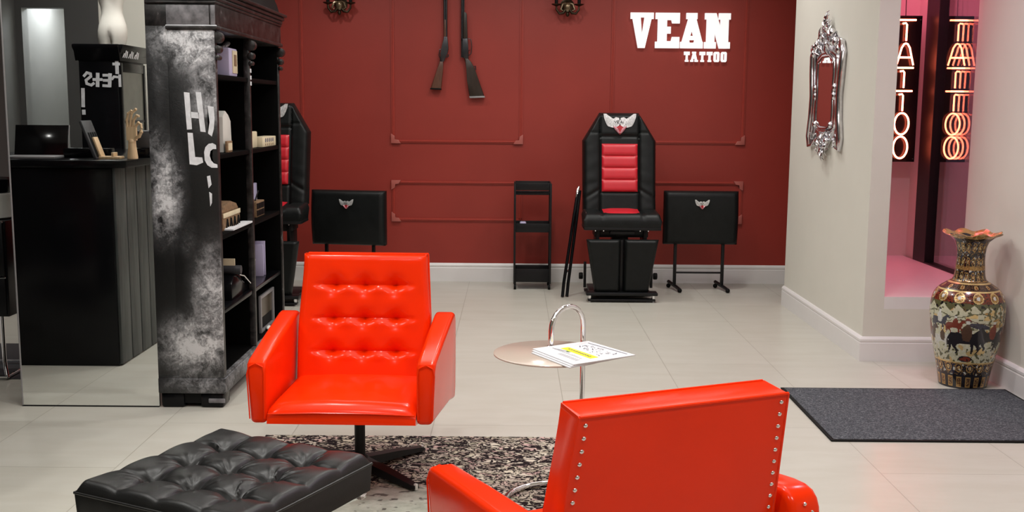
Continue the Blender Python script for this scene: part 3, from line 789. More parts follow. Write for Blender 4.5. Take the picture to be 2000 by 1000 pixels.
# ------------------------------------------------------------------ wall lettering
SC = .001236; SZ = .001180; X0 = .930-168*SC; Z0 = 2.183+80*SZ
def LP(pts): return [(X0+a*SC, Z0-b*SZ) for a, b in pts]
Twall = Matrix.Translation((0, YB-.022, 0)) @ Matrix(((1, 0, 0, 0), (0, 0, 1, 0), (0, 1, 0, 0), (0, 0, 0, 1)))
sign = thing('wall_lettering', 'white block lettering reading VEAN TATTOO on the red wall', 'sign', (1.33, YB-.01, 1.8))
def wl(loops, depth=.022):
    o = curve_mesh('letter', [LP(l) for l in loops], depth, 'white_letter', None, Matrix.Translation((-1.33, -(YB-.01), -1.8)) @ Twall)
    o.parent = sign
wl([[(168, 80), (318, 80), (318, 122), (304, 122), (264, 315), (219, 315), (181, 122), (168, 122)], [(234, 112), (258, 112), (244, 226)]])
wl([[(330, 80), (487, 80), (487, 150), (438, 150), (432, 128), (405, 128), (405, 172), (430, 172), (430, 218), (405, 218), (405, 268), (432, 268), (438, 240), (487, 240), (487, 315), (330, 315), (330, 272), (345, 272), (345, 122), (330, 122)]])
wl([[(528, 80), (600, 80), (600, 121), (594, 121), (636, 272), (640, 272), (640, 315), (493, 315), (493, 272), (502, 272), (540, 121), (528, 121)], [(557, 232), (566, 198), (576, 232)], [(551, 260), (584, 260), (580, 277), (553, 277)]])
wl([[(648, 80), (722, 80), (750, 172), (750, 122), (738, 122), (738, 80), (815, 80), (815, 122), (803, 122), (803, 272), (815, 272), (815, 315), (744, 315), (714, 212), (714, 272), (724, 272), (724, 315), (648, 315), (648, 272), (660, 272), (660, 122), (648, 122)]])
def st_T(x): return [[(x, 337), (x+37, 337), (x+37, 360), (x+29, 360), (x+27, 352), (x+25, 352), (x+25, 393), (x+30, 393), (x+30, 405), (x+7, 405), (x+7, 393), (x+12, 393), (x+12, 352), (x+10, 352), (x+8, 360), (x, 360)]]
def st_O(x): return [[(x+6, 337), (x+31, 337), (x+37, 346), (x+37, 396), (x+31, 405), (x+6, 405), (x, 396), (x, 346)], [(x+14, 351), (x+23, 351), (x+23, 391), (x+14, 391)]]
wl(st_T(520)); wl(st_T(621)); wl(st_T(668)); wl(st_O(713)); wl(st_O(760))
wl([[(573, 337), (598, 337), (598, 350), (596, 350), (606, 393), (612, 393), (612, 405), (590, 405), (590, 393), (592, 393), (590, 384), (582, 384), (580, 393), (582, 393), (582, 405), (562, 405), (562, 393), (567, 393), (577, 350), (573, 350)], [(584, 374), (586, 362), (588, 374)]])

# ------------------------------------------------------------------ rifles
def make_rifle(label, name, ctrl, stockmat, kind):
    """drawn in the wall plane: ctrl gives x,z of butt line, wrist, receiver, muzzle"""
    t = thing(name, label, 'rifle', (0, 0, 0), 0, 'rifles hanging on the red wall')
    ox = ctrl['muz'][0]; t.location = (ox, YB-.03, 1.5)
    def loc(p): return (p[0]-ox, p[1]-1.5)
    T = Matrix.Identity(4)
    MB().poly([loc(p) for p in ctrl['stock']], .030, 'y', -.018, stockmat, bev=.006).build('stock', t, angle=35)
    b = MB().poly([loc(p) for p in ctrl['butt']], .032, 'y', -.019, 'black_matte' if kind == 1 else 'silver_plastic', bev=.002).build('butt_plate', t)
    MB().poly([loc(p) for p in ctrl['recv']], .030, 'y', -.018, 'gun_steel', bev=.004).build('receiver', t, angle=35)
    r = MB()
    for p, q, rad in ctrl['barrels']:
        a = loc(p); c = loc(q); r.tube([(a[0], -.002, a[1]), (c[0], -.002, c[1])], rad, 'gun_steel', 12)
    r.build('barrel', t)
    MB().poly([loc(p) for p in ctrl['fore']], .028, 'y', -.016, stockmat, bev=.005).build('fore_end', t, angle=35)
    g = MB(); pts = [loc(p) for p in ctrl['guard']]; g.tube([(a, 0, b_) for a, b_ in pts], .0035, 'gun_steel', 8); g.build('trigger_guard', t)
    tg = MB(); pts = [loc(p) for p in ctrl['trigger']]; tg.tube([(a, 0, b_) for a, b_ in pts], .003, 'gun_steel', 6); tg.build('trigger', t)
    h = MB(); pts = [loc(p) for p in ctrl['hammer']]; h.tube([(a, -.002, b_) for a, b_ in pts], .005, 'gun_steel', 6); h.build('hammer', t)
    hk = MB().tube([(0, .028, .45), (0, -.01, .45), (0, -.016, .47)], .004, 'black_metal', 6); hk.build('wall_hook', t)
    return t
# pixel crop (740,0) scale 3.333 traced to the wall plane
def G(u, v): 
    px = 740+u/3.3333; py = v/3.3333
    return ((px-1000)*.004147+.0 - .008, 2.274-py*.00407)
make_rifle('brown-stocked rifle hanging muzzle up, left of the two on the red wall', 'rifle',
  dict(muz=G(436, -160), stock=[G(340, 572), G(408, 575), G(420, 440), G(422, 400), G(398, 398), G(382, 450)], butt=[G(337, 571), G(409, 574), G(408, 584), G(336, 581)],
       recv=[G(398, 398), G(424, 402), G(446, 352), G(455, 318), G(447, 240), G(426, 238), G(412, 300), G(404, 350)],
       barrels=[(G(430, 240), G(428, -165), .009), (G(441, 240), G(440, -120), .008)], fore=[G(425, 240), G(439, 240), G(438, 130), G(427, 130)],
       guard=[G(402, 380), G(392, 360), G(398, 322), G(412, 320)], trigger=[G(408, 350), G(399, 345)], hammer=[G(440, 372), G(452, 366), G(452, 352)]), 'gun_wood', 1)
make_rifle('dark lever-action rifle hanging muzzle up, right of the two on the red wall', 'rifle',
  dict(muz=G(541, -160), stock=[G(590, 625), G(686, 622), G(622, 440), G(600, 400), G(578, 378), G(558, 378), G(575, 450), G(574, 520)], butt=[G(588, 624), G(688, 621), G(690, 632), G(592, 636)],
       recv=[G(552, 378), G(584, 378), G(582, 310), G(578, 250), G(545, 250), G(542, 360)],
       barrels=[(G(541, 372), G(541, -165), .0085), (G(552, 250), G(552, -130), .006)], fore=[G(548, 250), G(578, 250), G(572, 92), G(562, 80), G(550, 80)],
       guard=[G(580, 250), G(598, 256), G(604, 300), G(600, 345), G(584, 360)], trigger=[G(584, 330), G(592, 322)], hammer=[G(606, 430), G(628, 428), G(630, 452)]), 'gun_dark_wood', 2)

# ------------------------------------------------------------------ candle sconces
def make_sconce(label, x, z):
    t = thing('wall_sconce', label, 'wall lamp', (x, YB, z), 0, 'twin-candle wall lamps')
    MB().lathe([(.001, .0), (.05, .0), (.055, .008), (.03, .016), (.018, .03), (.001, .034)], 'bronze', 20, T=Matrix.Translation((0, 0, .02)) @ Matrix.Rotation(R(90), 4, 'X')).build('wall_plate', t)
    b = MB(); b.sphere((0, -.085, .0), .03, 'horn', sc=(1.0, .8, 1.25)); b.tube([(0, -.02, .01), (0, -.06, .02), (0, -.085, 0)], .012, 'bronze', 10)
    b.lathe([(.002, -.075), (.010, -.068), (.016, -.055), (.012, -.045), (.022, -.035), (.02, -.02)], 'bronze', 14, (0, -.08)); b.build('centre_boss', t)
    for s in (-1, 1):
        a = MB(); a.tube([(s*.01, -.08, -.01), (s*.035, -.085, -.045), (s*.065, -.085, -.05), (s*.088, -.085, -.02), (s*.09, -.085, .012)], [.011, .012, .010, .008, .007], 'bronze', 10)
        a.tube([(s*.015, -.09, .03), (s*.04, -.10, .02), (s*.055, -.10, -.02), (s*.035, -.105, -.03)], [.008, .010, .008, .003], 'horn', 8)
        a.build('arm', t)
        MB().lathe([(.004, .004), (.012, .008), (.036, .018), (.040, .024), (.036, .022), (.008, .018)], 'bronze', 20, (s*.09, -.085)).build('drip_pan', t)
        c = MB().lathe([(.013, .02), (.013, .12), (.010, .125)], 'black_matte', 14, (s*.09, -.085)).build('candle_sleeve', t)
        MB().lathe([(.006, .125), (.012, .145), (.010, .165), (.002, .195)], 'plaster', 12, (s*.09, -.085)).build('bulb', c)
    return t
make_sconce('dark bronze twin-candle wall lamp upper left of the hanging rifles', -1.382, 2.215)
make_sconce('dark bronze twin-candle wall lamp between the rifles and the white lettering', .425, 2.215)
# ------------------------------------------------------------------ standing mirror (plane Y = 4.885)
MY = 4.905
def RY(yv): return 2*MY-yv
mi = thing('standing_mirror', 'tall frameless mirror standing on the floor left of the bookcase', 'mirror', (-1.98, MY, 0))
MB().box(-.333, .3145, .002, .014, .004, 2.35, 'black_matte').build('backing', mi)
MB().add([(-.331, 0, .006), (.3145, 0, .006), (.3145, 0, 2.348), (-.331, 0, 2.348)], [(0, 1, 2, 3)], 'mirror').build('mirror_glass', mi, False)
e = MB(); e.box(-.337, -.331, -.003, .022, 0, 2.354, 'silver_plastic', .001); e.box(-.337, .312, -.003, .016, 0, .006, 'black_metal', .001); e.box(-.337, .312, -.003, .016, 2.348, 2.354, 'silver_plastic', .001)
e.build('edge_strip', mi)

# ------------------------------------------------------------------ bookcase
BX = -1.36; bc = thing('bookcase', 'tall distressed black open bookcase with moulded cornice beside the mirror', 'bookcase', (-1.63, 4.90, 0))
ox, oy = -1.63, 4.90
def bb(mb, x0, x1, y0, y1, z0, z1, m, bev=.003): mb.box(x0-ox, x1-ox, y0-oy, y1-oy, z0, z1, m, bev)
e = MB(); bb(e, -1.664, BX, 4.897, 4.945, .14, 1.774, 'distressed', .003); e.build('end_panel', bc)
e = MB(); bb(e, -1.566, -1.352, 4.893, 4.91, .15, 1.755, 'distressed', .004); e.build('pilaster', bc)
e = MB(); bb(e, -1.652, BX, 6.21, 6.25, .14, 1.76, 'shelf_black'); e.build('end_panel', bc)
e = MB(); bb(e, -1.652, -1.636, 4.945, 6.21, .14, 1.76, 'shelf_black', 0); e.build('back_panel', bc)
# plinth, foot
e = MB(); bb(e, -1.665, -1.345, 4.885+.006, 6.27, .07, .145, 'distressed', .006); bb(e, -1.660, -1.352, 4.887+.008, 6.262, .145, .156, 'distressed', .004); e.build('plinth', bc)
e = MB(); bb(e, -1.655, -1.40, 4.91, 6.24, .02, .07, 'black_matte', 0)
for y in (4.90, 6.12):
    bb(e, -1.655, -1.545, y, y+.12, 0, .07, 'black_gloss', .012); bb(e, -1.47, -1.36, y, y+.12, 0, .07, 'black_gloss', .012)
e.build('foot', bc)
e = MB(); bb(e, -1.43, -1.352, 4.893, 4.902, .024, .046, 'pewter', .004); e.build('foot_ornament', bc)
# frieze, mouldings and cornice
e = MB(); bb(e, -1.664, -1.345, 4.897, 6.262, 1.772, 1.872, 'rubbed', .003); e.build('frieze', bc)
e = MB(); bb(e, -1.566, -1.372, 4.891, 4.899, 1.779, 1.868, 'pewter', .003); bb(e, -1.366, -1.345, 4.890, 4.899, 1.779, 1.868, 'pewter', .003); e.build('frieze_panel', bc)['label'] = 'rubbed grey panel of the frieze end'
e = MB(); bb(e, -1.570, -1.335, 4.885, 6.272, 1.757, 1.776, 'rubbed', .006); bb(e, -1.570, -1.338, 4.888, 4.90, 1.767, 1.7785, 'white_paint', .004); e.build('lower_moulding', bc)
e = MB(); bb(e, -1.66, -1.340, 4.884, 6.268, 1.872, 1.885, 'rubbed', .004); bb(e, -1.664, -1.334, 4.880, 6.276, 1.885, 1.905, 'rubbed', .008); bb(e, -1.664, -1.326, 4.876, 6.288, 1.905, 1.925, 'rubbed', .008); bb(e, -1.664, -1.314, 4.870, 6.305, 1.925, 1.942, 'rubbed', .006); e.build('cornice', bc)
e = MB(); pts = [(4.95, 1.94)]
for k in range(21):
    u = k/20; y = 4.95+(6.22-4.95)*u; pts.append((y, 1.945+.13*math.sin(math.pi*u)**.6))
pts.append((6.22, 1.94)); e.poly([(y-oy, z) for y, z in pts], .10, 'x', -1.44-ox, 'black_matte', bev=.004); e.build('arched_pediment', bc)
# front posts with scroll corbels
for i, y in enumerate((4.925, 5.545, 6.232)):
    e = MB(); bb(e, -1.385, -1.352, y-.014, y+.014, .156, 1.757, 'rubbed', .005)
    T = Matrix.Translation((-1.352-ox, y-oy, 0))
    for k, (dz, r_) in enumerate(((1.725, .026), (1.672, .018), (1.635, .012))):
        e.lathe([(r_*.5, -.024), (r_, -.020), (r_, .020), (r_*.5, .024)], 'rubbed', 16, T=T @ Matrix.Translation((.008, 0, dz)) @ Matrix.Rotation(R(90), 4, 'X'))
    e.build('post', bc)
e = MB(); bb(e, -1.636, -1.385, 5.535, 5.555, .156, 1.757, 'shelf_black', 0); e.build('divider', bc)
for z in (1.562, 1.195, .815, .462):
    e = MB(); bb(e, -1.636, -1.362, 4.945, 6.21, z-.022, z, 'black_gloss' if z < .6 else 'shelf_black', .002); e.build('shelf', bc)
e = MB(); bb(e, -1.636, -1.37, 4.945, 6.21, .14, .16, 'shelf_black', 0); e.build('bottom_board', bc)
# painted lettering on the end panel (brushed white strokes)
def strokes(mb, lst, m, T):
    for poly in lst: mb.poly(poly, .0012, 'y', -.0012, m, T)
    return mb
pnl = [o for o in bc.children if o.name.startswith('pilaster')][0]
def HP(u, v):   # crop (280,0) scale 2.777 -> panel plane
    px = 280+u/2.777; py = v/2.777
    return (-1.501+(px-358)*.00235+.0 + (py-182)*.00005, 1.474-(py-182)*.00233)
lst = [[(222, 500), (252, 503), (255, 700), (228, 702)], [(252, 605), (296, 610), (296, 642), (252, 638)], [(285, 500), (314, 500), (328, 715), (300, 712)],
       [(345, 573), (378, 578), (380, 640), (372, 700), (360, 738), (340, 722), (352, 660)], [(230, 718), (258, 720), (264, 850), (302, 852), (306, 880), (270, 895), (232, 890)],
       [(314, 822), (322, 796), (340, 778), (362, 774), (380, 784), (380, 806), (362, 806), (348, 818), (343, 842), (350, 868), (364, 884), (382, 890), (382, 908), (350, 908), (328, 894), (315, 868)],
       [(322, 955), (340, 950), (345, 1000), (328, 1020)], [(330, 1040), (345, 1050), (342, 1100), (332, 1120)]]
strokes(MB(), [[(HP(*p)[0]-ox, HP(*p)[1]) for p in l] for l in lst], 'white_paint', Matrix.Translation((0, 4.893-oy, 0))).build('painted_lettering', pnl, False)['label'] = 'white brushed letters on the end panel'
e = MB()
for k, z in enumerate((1.64, 1.60, 1.565, 1.535)):
    e.box(BX+.010-ox, BX+.012-ox, 5.53-oy, 5.555-oy, z-.012, z+.008, 'white_paint'); 
e.build('painted_marks', bc)
# ------------------------------------------------------------------ things on the bookcase shelves
def on(name, label, cat, x, y, z, rz=0): return thing(name, label, cat, (x, y, z), rz)
S1, S2, S3, S4, S5 = 1.562, 1.195, .815, .462, .160
t = on('money_box', 'pale lilac house-shaped box with a small window on the top shelf', 'box', -1.424, 5.345, S1)
MB().box(-.05, .05, -.12, .03, 0, .135, 'lilac', .006).build('body', t)
MB().box(.050, .054, -.065, .02, .015, .125, 'cream', .001).build('front_panel', t)
MB().box(.054, .056, -.045, .0, .05, .105, 'brown', .001).build('window', t)
t2 = on('leaf_ornament', 'small silvery leaf-shaped ornament lying on the pale lilac box', 'ornament', -1.424, 5.335, S1+.1365)
MB().sphere((0, .03, .02), .05, 'silver_plastic', sc=(.35, 1, .22), rot=Matrix.Rotation(R(18), 4, 'X')).tube([(0, -.05, .004), (0, 0, .012)], .005, 'silver_plastic', 6).build('leaf', t2)
t = on('carton', 'tall white pointed carton on the second shelf of the bookcase', 'carton', -1.43, 5.225, S2)
MB().poly([(-.07, 0), (.09, 0), (.075, .15), (.035, .18), (-.02, .20), (-.065, .17)], .07, 'x', -.035, 'white_plastic', bev=.003).build('carton', t)
t = on('picture_frame', 'tiny gilt picture frame in front of the white carton', 'picture frame', -1.378, 5.19, S2)
MB().box(-.006, .006, -.045, .045, 0, .055, 'brown', .002).build('frame', t); MB().box(.006, .008, -.034, .034, .010, .045, 'cream').build('picture', t)
t = on('candle', 'cream pillar candle on the second shelf behind the small crate', 'candle', -1.425, 5.79, S2)
MB().box(-.03, .03, -.055, .055, 0, .088, 'cream', .006).build('block', t)
t = on('card', 'small pale rounded card standing on the cream block on the second shelf', 'card', -1.425, 5.77, S2+.0885)
MB().poly([(-.03, 0), (.03, 0), (.03, .03), (.02, .045), (0, .05), (-.02, .045), (-.03, .03)], .01, 'x', -.005, 'white_plastic').build('card', t)
t = on('crate', 'low cream crate with dark lettering on the second shelf of the bookcase', 'crate', -1.41, 6.03, S2)
MB().box(-.035, .035, -.15, .18, 0, .055, 'cream', .003).build('crate', t)
k = MB()
for i in range(5):
    y = -.08+i*.045
    k.lathe([(.012, 0), (.012, .0015)], 'ink', 10, T=Matrix.Translation((.035, y, .036)) @ Matrix.Rotation(R(90), 4, 'Y')); k.box(.035, .0362, y-.006, y+.006, .006, .018, 'brown')
k.build('printed_marks', t)
t = on('wicker_chest', 'brown cardboard chest with arched handles on the third shelf', 'chest', -1.47, 5.28, S3)
MB().box(-.07, .07, -.15, .17, 0, .085, 'brown', .004).build('body', t)
MB().poly([(-.15, .085), (.17, .085), (.13, .115), (.02, .135), (-.10, .12)], .13, 'x', -.065, 'brown', bev=.006).build('lid', t)
MB().box(.070, .073, -.15, .17, .062, .085, 'cream', .001).build('rim', t)
k = MB()
for i in range(4): k.tube([(.0725, -.10+i*.07, .008), (.0735, -.085+i*.07, .052), (.0725, -.06+i*.07, .008)], .004, 'black_matte', 5)
k.build('printed_arches', t)
t = on('loose_papers', 'white loose papers at the edge of the third shelf', 'papers', -1.375, 5.33, S3+.001)
MB().pad(8, 3, lambda u, v: (-.03+.05*v, -.18+.38*u, .008+.004*math.sin(u*9)), lambda u, v: (-.03+.05*v, -.18+.38*u, .001), 'paper').build('papers', t)
bpy.data.objects['loose_papers'].location.x = -1.376
t = on('board', 'upright white board on the third shelf behind the brown crate', 'board', -1.49, 6.03, S3)
MB().box(-.008, .008, -.14, .14, 0, .165, 'lilac', .003).build('board', t)
t = on('small_crate', 'small brown wooden crate holding a pen on the third shelf', 'crate', -1.43, 5.88, S3)
c_ = MB().box(-.035, .035, -.09, .09, 0, .085, 'brown', .003).build('crate', t)
k = MB()
for i in range(3): k.box(.035, .0375, -.088+i*.06, -.036+i*.06, .008, .038, 'black_matte'); k.box(.035, .0375, -.088+i*.06, -.036+i*.06, .046, .076, 'black_matte')
k.build('slots', t)
tag(MB().tube([(-1.42, 5.86, S3+.086), (-1.41, 5.90, S3+.14)], .004, 'black_metal', 6).build('pen'), 'black pen sticking up from the small brown crate', 'pen')
# typewriter
t = on('typewriter', 'old black typewriter on the fourth shelf of the bookcase', 'typewriter', -1.475, 5.34, S4)
MB().poly([(-.14, 0), (.17, 0), (.17, .03), (.06, .06), (.02, .11), (-.10, .12), (-.14, .08)], .19, 'x', -.10, 'black_gloss', bev=.005, T=Matrix.Identity(4)).build('body', t)
MB().tube([(-.12, -.07, .145), (.12, -.07, .145)], .022, 'grey_plastic', 14).build('roller', t)
MB().box(-.09, .09, -.075, -.068, .15, .20, 'cream').build('paper_sheet', t)
k = MB()
for r_ in range(4):
    for c_i in range(7):
        k.lathe([(.006, 0), (.007, .004)], 'silver_plastic', 8, (-.08+c_i*.025, .075+r_*.026), Matrix.Translation((0, 0, .072-.010*r_)))
k.build('keys', t)
MB().tube([(.105, .16, .04), (.105, .03, .10), (.105, -.06, .12)], .006, 'chrome', 8).build('side_rail', t)
tag(MB().box(-.05, .02, -.004, .004, 0, .18, 'lilac', .001).build('upright_card', loc=(-1.43, 5.98, S4)), 'thin pale card standing upright on the fourth shelf, nearer and lower of the pair', 'card', 'upright cards on the fourth shelf')
tag(MB().box(-.05, .02, -.003, .003, 0, .195, 'lilac', .001).build('upright_card', loc=(-1.43, 6.03, S4)), 'thin pale card standing upright on the fourth shelf, farther and taller of the pair', 'card', 'upright cards on the fourth shelf')
t = on('white_trinket', 'small white trinket beside the upright cards on the fourth shelf', 'trinket', -1.44, 5.84, S4)
MB().lathe([(.015, 0), (.006, .01), (.005, .09), (.018, .1), (.02, .115), (.008, .125)], 'white_plastic', 12).build('trinket', t)
t = on('display_box', 'small display box with pale frame on the lowest shelf', 'display box', -1.47, 6.0, S5)
MB().box(-.10, .06, -.16, .16, 0, .205, 'black_matte', .003).build('box', t)
k = MB(); k.box(.06, .075, -.165, -.145, 0, .21, 'silver_plastic', .002); k.box(.06, .075, .145, .165, 0, .21, 'silver_plastic', .002); k.box(.06, .075, -.145, .145, .192, .21, 'silver_plastic', .002); k.box(.06, .075, -.145, .145, 0, .015, 'silver_plastic', .002); k.build('front_frame', t)
MB().box(.060, .064, -.144, .144, .08, .190, 'smoke_panel').build('screen', t)
t = on('white_shell', 'small white shell in front of the display box on the lowest shelf', 'shell', -1.380, 5.94, S5)
MB().sphere((0, 0, .0125), .03, 'white_plastic', sc=(.45, 1, .42)).build('shell', t)

# ------------------------------------------------------------------ oval baroque mirror on the pier
bm_ = thing('baroque_mirror', 'ornate silver baroque wall mirror on the grey pier', 'mirror', (PX, 6.855, 1.53))
def ring_path(f, n=64): return [f(2*math.pi*k/n) for k in range(n+1)]
def W3(y, z, d): return (-d*.62, y, z)
# inner opening profile (half width by height), slightly waisted
def iw(k):  # k -1..1 vertical
    return .170 - .018*(abs(k)**3) - .014*math.exp(-((k)/.4)**2)
inner = []
NI = 48
for k in range(NI+1):
    s = -1+2*k/NI; z = .005+.215*s; inner.append((iw(s)*(1-.55*max(0, abs(s)-.86)/.14), z))
left = [(-y, z) for y, z in inner]; right = [(y, z) for y, z in inner][::-1]
outl = left+right
MB().poly([(y, z) for y, z in outl], .012, 'x', -.026, 'mirror').build('mirror_glass', bm_, False)
f = MB(); f.poly([(-.27, -.30), (.27, -.30), (.29, -.1), (.27, .1), (.28, .28), (.12, .38), (-.12, .38), (-.28, .28), (-.27, .1), (-.29, -.1)], .010, 'x', -.010, 'silver')
loop = [W3(y*1.07, .005+(z-.005)*1.06, .034) for y, z in outl]+[W3(outl[0][0]*1.07, .005+(outl[0][1]-.005)*1.06, .034)]
f.tube(loop, .013, 'silver', 10, cap=False); 
loop = [W3(y*1.28, .005+(z-.005)*1.16, .022) for y, z in outl]+[W3(outl[0][0]*1.28, .005+(outl[0][1]-.005)*1.16, .022)]
f.tube(loop, .014, 'silver', 8, cap=False)
for s in (-1, 1):
    rail = [(s*.25, -.335), (s*.335, -.345), (s*.345, -.28), (s*.305, -.16), (s*.29, -.02), (s*.315, .12), (s*.335, .24), (s*.30, .31), (s*.23, .33)]
    f.tube([W3(y, z, .03) for y, z in rail], [.008, .014, .020, .022, .022, .022, .020, .014, .008], 'silver', 12)
    f.tube([W3(y*.86, z*.98, .03) for y, z in rail], [.006, .008, .012, .012, .012, .012, .010, .008, .006], 'silver', 10)
    for yy, zz in ((s*.205, .03), (s*.20, -.02)): f.sphere(W3(yy, zz, .045), .02, 'silver', sc=(.7, 1, 1.3))
    for k in range(8):
        f.tube([W3(s*(.21+.012*k), -.30+.0*k, .03), W3(s*(.24+.005*k), -.34+.012*k, .05)], .004, 'silver', 6)
f.build('frame', bm_)
rn = random.Random(11)
cr = MB()
def leaf(mb, y, z, ang, l, d=.045, w=.35):
    pts = []; rr = []
    for k in range(6):
        q = k/5; a = ang+q*rn.uniform(-.9, .9)*.5
        pts.append(W3(y+math.cos(a)*l*q, z+math.sin(a)*l*q, d+.022*math.sin(math.pi*q))); rr.append(l*w*(.25+math.sin(math.pi*min(1, q+.12))*.8)*.55)
    rr[-1] = .003; mb.tube(pts, rr, 'silver', 8, flat=.6)
for k in range(34):
    h = k/33; z = .24+.20*h; ww = .25*(1-h)**1.1+.02
    y = rn.uniform(-1, 1)*ww; leaf(cr, y, z, math.pi/2 + rn.uniform(-1.0, 1.0) - y*2, rn.uniform(.05, .085))
for y, z in ((-.27, .26), (.27, .26), (-.2, .31), (.2, .31), (-.12, .37), (.12, .37), (0, .43)):
    cr.sphere(W3(y, z, .05), .024, 'silver', sc=(.8, .9, 1.2)); 
for y in (-.3, .3): cr.lathe([(.010, -.018), (.028, -.012), (.028, .012), (.010, .018)], 'silver', 14, T=Matrix.Translation(W3(y, .29, .04)) @ Matrix.Rotation(R(90), 4, 'Y'))
cr.build('crest', bm_)
cr = MB()
cr.poly([(-.18, -.22), (.18, -.22), (.10, -.32), (.02, -.375), (-.02, -.375), (-.10, -.32)], .012, 'x', -.018, 'silver')
for k in range(26):
    h = k/25; z = -.24-.13*h; ww = .20*(1-h)**.8+.02
    y = rn.uniform(-1, 1)*ww; leaf(cr, y, z, -math.pi/2 + rn.uniform(-1.2, 1.2) + y*3, rn.uniform(.04, .07))
for y, z in ((-.17, -.20), (.17, -.20), (0, -.36), (-.1, -.3), (.1, -.3)): cr.sphere(W3(y, z, .05), .022, 'silver', sc=(.8, 1.1, 1.0))
cr.build('lower_ornament', bm_)

# ------------------------------------------------------------------ neon sign in the window
ns = thing('neon_sign', 'vertical red neon sign reading TATTOO on a black board in the shop window', 'neon sign', (2.72, 7.54, SILL))
nx0, nz0 = 2.72, SILL
zt, zb = 2.068, 1.068; xr = .112
MB().box(-xr, xr, .004, .012, zt+.006-nz0, zb-.0-nz0, 'black_gloss', .002).build('board', ns)
for sx in (-1, 1):
    for z in (zt-.02, zb+.02):
        MB().lathe([(.004, 0), (.004, .008)], 'chrome', 8, T=Matrix.Translation((sx*(xr-.012), .004, z-nz0)) @ Matrix.Rotation(R(90), 4, 'X')).build('stud', ns)
MB().tube([(0, .012, zt-nz0), (0, .04, 2.2), (0, .04, 2.286)], .003, 'black_metal', 6).build('hanging_wire', ns)
def zz_(v): return 2.052-(v-38)*(2.052-1.088)/(310-38)-nz0
def neon(paths):
    mb = MB()
    for p in paths: mb.tube([(x, -.022, z) for x, z in p], .0062, 'neon', 10)
    mb.build('letter', ns)
def arc(cx, cz, rx, rz_, a0, a1, n=10): return [(cx+rx*math.cos(R(a0+(a1-a0)*k/n)), cz+rz_*math.sin(R(a0+(a1-a0)*k/n))) for k in range(n+1)]
for a, b in ((38, 80), (130, 171), (175, 216)):
    neon([[(-.062, zz_(a+2)), (.062, zz_(a+2))], [(-.03, zz_(a+9)), (-.008, zz_(a+8)), (.0, zz_(a+11)), (0, zz_(b))]])
za, zb2 = zz_(85), zz_(127)
neon([[(-.058, zb2), (-.028, za-.03), (-.012, za-.004), (0, za), (.012, za-.004), (.028, za-.03), (.058, zb2)], [(-.04, zz_(112)), (.04, zz_(112))]])
for a, b in ((220, 262), (266, 309)):
    c = (zz_(a)+zz_(b))/2; h = (zz_(a)-zz_(b))/2
    neon([arc(0, c, .05, h, 0, 360, 28)])

